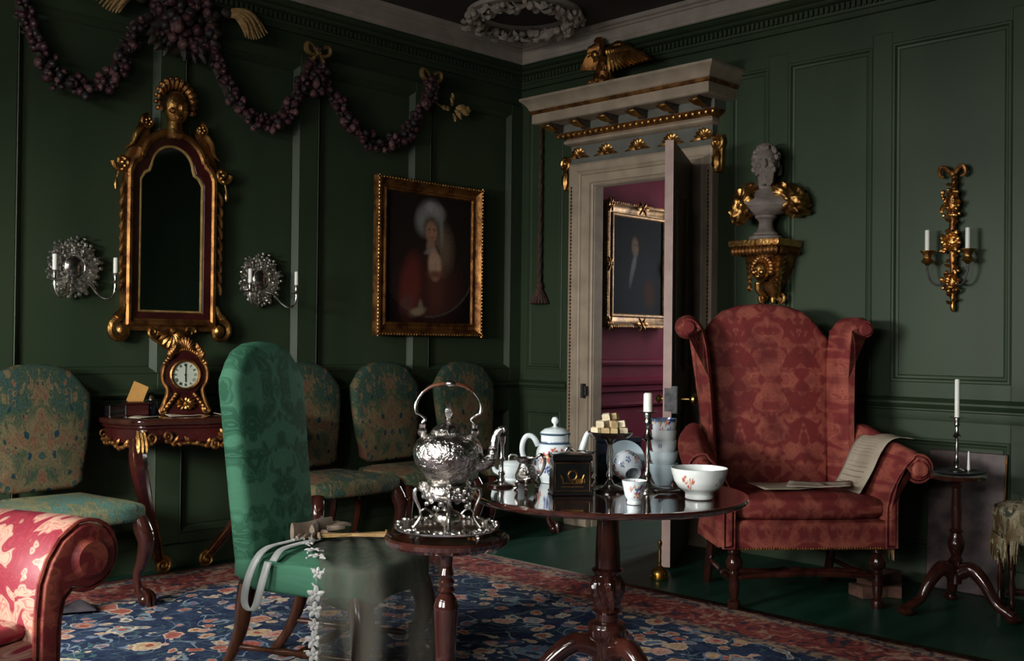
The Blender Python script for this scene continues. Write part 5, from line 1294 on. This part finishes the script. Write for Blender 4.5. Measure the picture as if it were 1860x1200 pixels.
# silver cream jug on three legs
def cream_jug(label, x, y, sc, rz):
    t = thing('cream_jug', label, 'jug', (x, y, BZ+.0012), rz, 'silver cream jugs on the tea table'); t.scale = (sc,)*3
    MB().lathe([(0, .022), (.02, .022), (.034, .036), (.036, .05), (.026, .072), (.022, .085), (.03, .102), (.028, .103), (.02, .086), (0, .07)], 28, flute=lambda a, z: (.35*max(0, math.cos(a-PI))**4 if z > .09 else 0)).build('body', 'silver_chased', t)
    MB().tube([(.028, 0, .10), (.046, 0, .112), (.058, 0, .09), (.046, 0, .055), (.034, 0, .045)], [.004, .005, .005, .0045, .004], 8, k=5).build('handle', 'silver', t)
    for k in range(3): a = .5+k*2*PI/3; c, s = math.cos(a), math.sin(a); MB().tube([(c*.024, s*.024, .03), (c*.036, s*.036, .022), (c*.033, s*.033, .008), (c*.042, s*.042, .003)], [.005, .006, .004, .006], 8, k=4).build('foot', 'silver', t)
cream_jug('silver cream jug on three feet in front of the teapot', -2.80, -2.755, 1.0, RC)
cream_jug('silver cream jug by the teapot spout, behind the black caddy', -2.555, -2.775, 1.05, RC+PI)
# tea caddy
t = thing('tea_caddy', 'black tea caddy with gilt painted ship device on its front', 'box', wpos(-2.742, -2.885), RC+R(6))
MB().pad([(-.058, -.045), (.058, -.045), (.058, .045), (-.058, .045)], .006, .102, .003, plane='xy', seg=1).build('body', 'black_lacquer', t)
MB().pad([(-.062, -.049), (.062, -.049), (.062, .049), (-.062, .049)], 0, .008, .002, plane='xy', seg=1).build('base_moulding', 'black_lacquer', t)
l = MB().pad([(-.061, -.048), (.061, -.048), (.061, .048), (-.061, .048)], .102, .122, .006, plane='xy', dome=.004).build('lid', 'black_lacquer', t)
mb = MB(); y_ = -.0465
mb.tube([(-.036, y_, .062), (-.03, y_, .050), (-.028, y_, .036), (.028, y_, .036), (.03, y_, .05), (.036, y_, .062)], .0028, 6)
for i in range(16): a = 2*PI*i/16; mb.tube([(.012*math.cos(a), y_, .06+.012*math.sin(a)), (.018*math.cos(a), y_, .06+.018*math.sin(a))], .0018, 5)
mb.tube([(.013*math.cos(2*PI*i/20), y_, .06+.013*math.sin(2*PI*i/20)) for i in range(21)], .0025, 6); mb.tube([(0, y_, .047), (0, y_, .036)], .002, 5)
for i in range(5): mb.box((.012+i*.006, y_, .044), (.004, .002, .012))
mb.tube([(-.034, y_, .026), (.034, y_, .026)], .0014, 5); mb.build('gilt_device', 'gilt', t)
mb = MB(); mb.frame(-.054, .012, .054, .098, [(0, -.0455), (.001, -.0465), (.002, -.0455)]); mb.build('gilt_line', 'gilt_dull', t)
# stand of sugar lumps
t = thing('sweetmeat_stand', 'silver footed tazza piled with sugar lumps', 'stand', wpos(-2.60, -2.925), RC)
MB().lathe([(0, 0), (.05, 0), (.052, .006), (.04, .012), (.016, .02), (.007, .035), (.012, .05), (.006, .065), (.009, .08), (.006, .10), (.011, .12), (.007, .14), (.014, .155), (.02, .162)], 24).build('stem', 'silver', t)
MB().lathe([(0, .163), (.06, .166), (.068, .176), (.071, .182), (.068, .184), (.062, .176), (0, .172)], 36, flute=lambda a, z: .03*math.sin(12*a) if z > .17 else 0).build('dish', 'silver', t)
k_ = random.Random(8); cubes = []
cub = MB().pad([(-.0115, -.0115), (.0115, -.0115), (.0115, .0115), (-.0115, .0115)], 0, .021, .002, plane='xy', seg=1).build('lump', 'sugar'); cubd = cub.data; bpy.data.objects.remove(cub)
M0 = Matrix.Translation(t.location) @ Matrix.Rotation(RC, 4, 'Z')
spots_ = [(-.042, -.018, 0), (-.015, -.032, 0), (.014, -.03, 0), (.042, -.018, 0), (-.04, .012, 0), (-.012, -.003, 0), (.016, .0, 0), (.044, .014, 0), (0, .03, 0), (-.03, -.012, 1), (.004, -.014, 1), (.034, -.008, 1), (-.014, .014, 1), (.018, .018, 1), (-.016, .0, 2), (.018, .004, 2)]
cubd2 = cubd.copy(); cubd2.materials[0] = MATS['sugar_brown']
for i, (x, y, lv) in enumerate(spots_):
    o = bpy.data.objects.new('sugar_lump', (cubd, cubd2)[i % 3 == 1 or i in (2, 15)]); COL.objects.link(o); o.location = M0 @ Vector((x+k_.uniform(-.005, .005), y+k_.uniform(-.005, .005), .1765+lv*.0215)); o.rotation_euler = (k_.uniform(-.16, .16)*(lv > 0), k_.uniform(-.2, .2)*(lv > 0), k_.uniform(0, 1.5)); q = k_.uniform(.9, 1.2); o.scale = (q, k_.uniform(.85, 1.1), 1.0)
    tag(o, 'rough pale sugar lump in the pile on the silver tazza', 'sugar lump', 'sugar lumps on the tazza')
# candlestick with thick candle
def candlestick(label, loc, H, candle_h, cr, group=None, r0=.045):
    t = thing('candlestick', label, 'candlestick', loc, RC, group)
    h = H; MB().lathe([(0, 0), (r0, 0), (r0*1.02, .006), (r0*.85, .012), (r0*.35, .02), (.009, .03), (.014, .045), (.007, .06), (.006, h*.35), (.010, h*.42), (.006, h*.5), (.007, h*.62), (.018, h*.66), (.012, h*.70), (.007, h*.74), (.007, h*.84), (.013, h*.87), (.010, h*.92), (.014, h*.97), (.012, h), (0, h)], 24).build('stick', 'silver', t)
    d = MB().lathe([(.004, h), (.03, h+.001), (.032, h+.004), (0, h+.004)], 24).build('drip_pan', 'silver', t)
    MB().lathe([(cr, h+.003), (cr*.97, h+candle_h-.004), (cr*.7, h+candle_h), (0, h+candle_h)], 16).build('candle', 'candle_wax', t)
    return t
candlestick('silver candlestick with a thick short candle on the tea table', wpos(-2.495, -2.992), .243, .062, .0145)
# cup, bowl, stacked cups, vase, dish, dark box, saucer
t = thing('tea_cup', 'small white footed cup with red and blue flowers at the table front', 'cup', wpos(-2.765, -3.15), RC)
MB().lathe(refine([(0, .003), (.02, 0), (.021, .006), (.019, .01), (.026, .022), (.031, .045), (.036, .068), (.034, .068), (.029, .045), (.02, .016), (0, .012)], 4), 96, col=blossom_fn([(-PI/2+.35, .04, .015, BLU), (-PI/2+.2, .028, .010, RED), (-PI/2-.5, .045, .008, PNK), (-PI/2+.75, .052, .010, BLU), (-PI/2-.1, .052, .006, RED)]+spots(4, 10, .02, .06, .004, .008))).build('cup_body', 'glazed', t, 60)
t = thing('punch_bowl', 'wide white porcelain bowl with sparse red sprigs on the tea table', 'bowl', wpos(-2.535, -3.215), RC)
MB().lathe(refine([(0, .004), (.038, 0), (.042, .003), (.041, .016), (.045, .022), (.062, .034), (.074, .052), (.082, .078), (.0845, .092), (.0825, .0925), (.078, .078), (.066, .045), (.03, .028), (0, .026)], 4), 120, col=blossom_fn([(-PI/2-.75, .062, .013, RED), (-PI/2-.55, .052, .010, PNK), (-PI/2-.45, .06, .008, RED), (-PI/2-.62, .04, .007, RED), (-PI/2+.75, .06, .010, (.2, .22, .26)), (-PI/2+.6, .05, .006, PNK), (.5, .06, .014, RED), (2, .06, .012, RED)], base=(.66, .70, .68))).build('bowl_body', 'glazed', t, 60)
zc = BZ+.0012
for i, (r, h, st, lab, pal_) in enumerate(((.048, .07, .055, 'pale blue ribbed bowl at the bottom of the cup stack', []), (.047, .055, .030, 'pale ribbed bowl second from the bottom of the cup stack', []), (.042, .062, .033, 'white cup in the middle of the cup stack', [(-PI/2-.4, .045, .007, BLU)]), (.041, .062, .034, 'white cup below the topmost flowered cup of the stack', []), (.042, .065, .0, 'flowered cup with dark blue rim topping the stack', spots(9, 22, .02, .06, .006, .011)))):
    t = thing('stacked_cup', lab, 'cup', (-2.36, -2.955, zc), RC, 'stacked cups on the tea table')
    body = refine([(0, .003), (r*.55, 0), (r*.6, .005), (r*.75, h*.25), (r*.92, h*.55), (r, h), (r*.96, h), (r*.86, h*.55), (r*.5, .012), (0, .01)], 4)
    MB().lathe(body, 72, col=blossom_fn(pal_, base=((.48, .60, .66), (.54, .64, .68), (.64, .70, .72), (.62, .66, .66), (.62, .66, .70))[i], band=[(h*.86, h*1.01, (.05, .09, .16))] if i == 4 else []), flute=(lambda a, z: .012*math.sin(30*a)) if i < 2 else None).build('cup_body', 'glazed', t, 60)
    zc += st
t = thing('overturned_jar', 'round flowered porcelain jar lying on its side, mouth forward', 'jar', wpos(-2.40, -2.835), RC)
M = Matrix.Translation((0, 0, .056)) @ Matrix.Rotation(R(116), 4, 'X') @ Matrix.Rotation(.25, 4, 'Y') @ Matrix.Translation((0, 0, -.04))
MB().lathe(refine([(0, -.012), (.02, -.015), (.028, -.005), (.044, .015), (.05, .038), (.046, .06), (.034, .074), (.026, .082), (.028, .098), (.026, .099), (.022, .082), (.038, .06), (0, .05)], 4), 96, M=M, col=blossom_fn(spots(12, 34, .0, .07, .006, .012), base=(.58, .64, .68))).build('jar_body', 'glazed', t, 60)
t = thing('saucer', 'pale blue saucer propped upright behind the overturned jar', 'saucer', wpos(-2.335, -2.775), RC)
M = Matrix.Translation((0, 0, .063)) @ Matrix.Rotation(R(75), 4, 'X'); MB().lathe(refine([(0, .0), (.03, .0), (.05, .008), (.066, .018), (.065, .02), (.048, .011), (0, .004)], 2), 48, M=M, col=blossom_fn([], base=(.40, .50, .56))).build('saucer_body', 'glazed', t, 60)
t = thing('lacquer_box', 'dark navy lacquer box at the back of the tea table', 'box', wpos(-2.31, -2.725), RC)
MB().pad([(-.075, -.04), (.075, -.04), (.075, .04), (-.075, .04)], 0, .12, .004, plane='xy', seg=1).build('body', 'navy_lacquer', t); MB().pad([(-.077, -.042), (.077, -.042), (.077, .042), (-.077, .042)], .12, .138, .006, plane='xy').build('lid', 'navy_lacquer', t)
t = thing('spoon_tray', 'small oval silver spoon tray beside the cup stack', 'tray', wpos(-2.515, -3.085), RC+.3)
MB().lathe([(0, .002), (.03, .002), (.042, .008), (.043, .010), (.03, .005), (0, .004)], 28, sq=(1.05, .55)).build('tray', 'silver', t); MB().tube([(-.03, 0, .012), (.0, .0, .010), (.055, .006, .016)], [.008, .003, .004], 8, flat=.4, k=4).build('spoon', 'silver', t)

# ---- small candle stand by the right wall
SX, SY = -.50, -3.165
tripod_table('candle_stand', 'small dark tripod candle stand right of the wing chair', SX, SY, .60, .12,
    [(.024, .13), (.026, .18), (.03, .20), (.022, .215), (.028, .235), (.02, .25), (.034, .285), (.036, .305), (.026, .335), (.022, .35), (.03, .358), (.02, .37), (.022, .45), (.018, .545), (.024, .552), (.018, .562), (.03, .578), (.05, .585)], R(27), .245,
    [(0, .582), (.10, .582), (.118, .588), (.122, .598), (.118, .604), (.11, .60), (0, .597)], hub=.20)
t = thing('pewter_dish', 'scalloped dark metal dish on the small candle stand', 'dish', (SX, SY, .605), RC)
MB().lathe([(0, .004), (.09, .004), (.108, .010), (.118, .016), (.112, .018), (.1, .011), (0, .009)], 48, flute=lambda a, z: .04*abs(math.sin(a*6)) if z > .005 else 0).build('dish', 'iron', t)
candlestick('tall slim silver candlestick with white candle on the candle stand', (SX-.0, SY, .6165), .235, .17, .0105, r0=.03)
t = thing('spill_candle', 'thin white taper standing in a holder on the candle stand dish', 'candle', (SX+.055, SY-.03, .6165), RC)
MB().lathe([(.014, 0), (.014, .005), (.008, .008), (0, .008)], 14).build('holder', 'silver', t); MB().lathe([(.007, .006), (.004, .085), (0, .09)], 10).build('taper', 'candle_wax', t)
# leaning leather-covered board
t = thing('leather_board', 'mauve leather-covered board leaning on the wall behind the candle stand', 'board', (-.085, -3.03, 0), RW)
mb = MB(); mb.pad([(-.175, 0), (.175, 0), (.185, .665), (-.185, .665)], .006, -.012, .004, seg=1); mb.tf(Matrix.Rotation(R(-5.5), 4, 'X')); b_ = mb.build('panel', 'mauve_leather', t)
mb = MB(); mb.tube([(.172, -.014, .01), (.181, -.014, .655)], .004, 6); mb.tf(Matrix.Rotation(R(-5.5), 4, 'X')); mb.build('gilt_edge', 'gilt_dull', t)
# worn stool at the right edge
t = thing('needlework_stool', 'worn pale needlework stool with frayed fringe at the right edge', 'stool', (-.285, -3.455, 0), R(-57)); t.scale = (.72, .62, 1.1)
so = [(-.25, -.2), (.25, -.2), (.25, .2), (-.25, .2)]
mb = MB(); mb.pad(so, .29, .43, .035, dome=.03, plane='xy', seg=5); mb.build('seat', 'tapestry_worn', t, 60)
mb = MB(); k_ = random.Random(2)
for i in range(150):
    u = k_.random()*1.8; 
    if u < .5: x, y = -.25+u, -.2
    elif u < .9: x, y = .25, -.2+(u-.5)
    elif u < 1.4: x, y = -.25+(u-.9), .2
    else: x, y = -.25, -.2+(u-1.4)
    L = k_.uniform(.05, .11); mb.tube([(x, y, .31), (x*1.03, y*1.04, .28), (x*1.02+k_.uniform(-.01, .01), y*1.03, .30-L)], [.005, .006, .002], 4)
mb.build('fringe', 'tapestry_worn', t, kind='stuff')
for x in (-.21, .21):
    for y in (-.16, .16): MB().lathe([(.018, 0), (.028, .01), (.026, .03), (.014, .04), (.02, .06), (.014, .08), (.02, .13), (.012, .16), (.024, .19), (.02, .22), (.026, .29)], 14, (x, y, 0)).build('leg', 'mahogany', t)
MB().tube([(-.21, 0, .09), (.21, 0, .09)], .014, 8).build('stretcher', 'mahogany', t)
for y in (-1, 1): pass
# bricks or old books on the floor behind the wing chair's front foot
bx = MB().pad([(-.1, -.055), (.1, -.055), (.1, .055), (-.1, .055)], 0, .055, .006, plane='xy', seg=2).build('clay_brick', 'brick_clay'); bd = bx.data; bpy.data.objects.remove(bx)
for i, (x, y, z, a, lab) in enumerate(((-.46, -2.77, 0, -.5, 'clay brick lying flat under the wing chair, front of the pile'), (-.36, -2.80, 0, .4, 'clay brick at the wall side of the pile under the wing chair'), (-.42, -2.775, .056, -.1, 'clay brick lying on top of the small pile under the wing chair'))):
    o = bpy.data.objects.new('clay_brick', bd); COL.objects.link(o); o.location = (x, y, z); o.rotation_euler.z = a; tag(o, lab, 'brick', 'bricks on the floor')
mb = MB(); mb.grid(lambda u, v: ((u-.5)*.22, (v-.5)*.14, .02+.05*math.sin(PI*u)**.7*math.sin(PI*v)**.7*(1+.3*math.sin(u*9+v*5))), 16, 12); o = mb.build('crumpled_cloth', 'mauve_cloth', solid=.006); o.location = (-3.27, -.60, .006); o.rotation_euler.z = -.4; o.scale = (.7, .7, .6)
tag(o, 'crumpled grey-mauve cloth on the rug edge behind the crimson armchair', 'cloth')
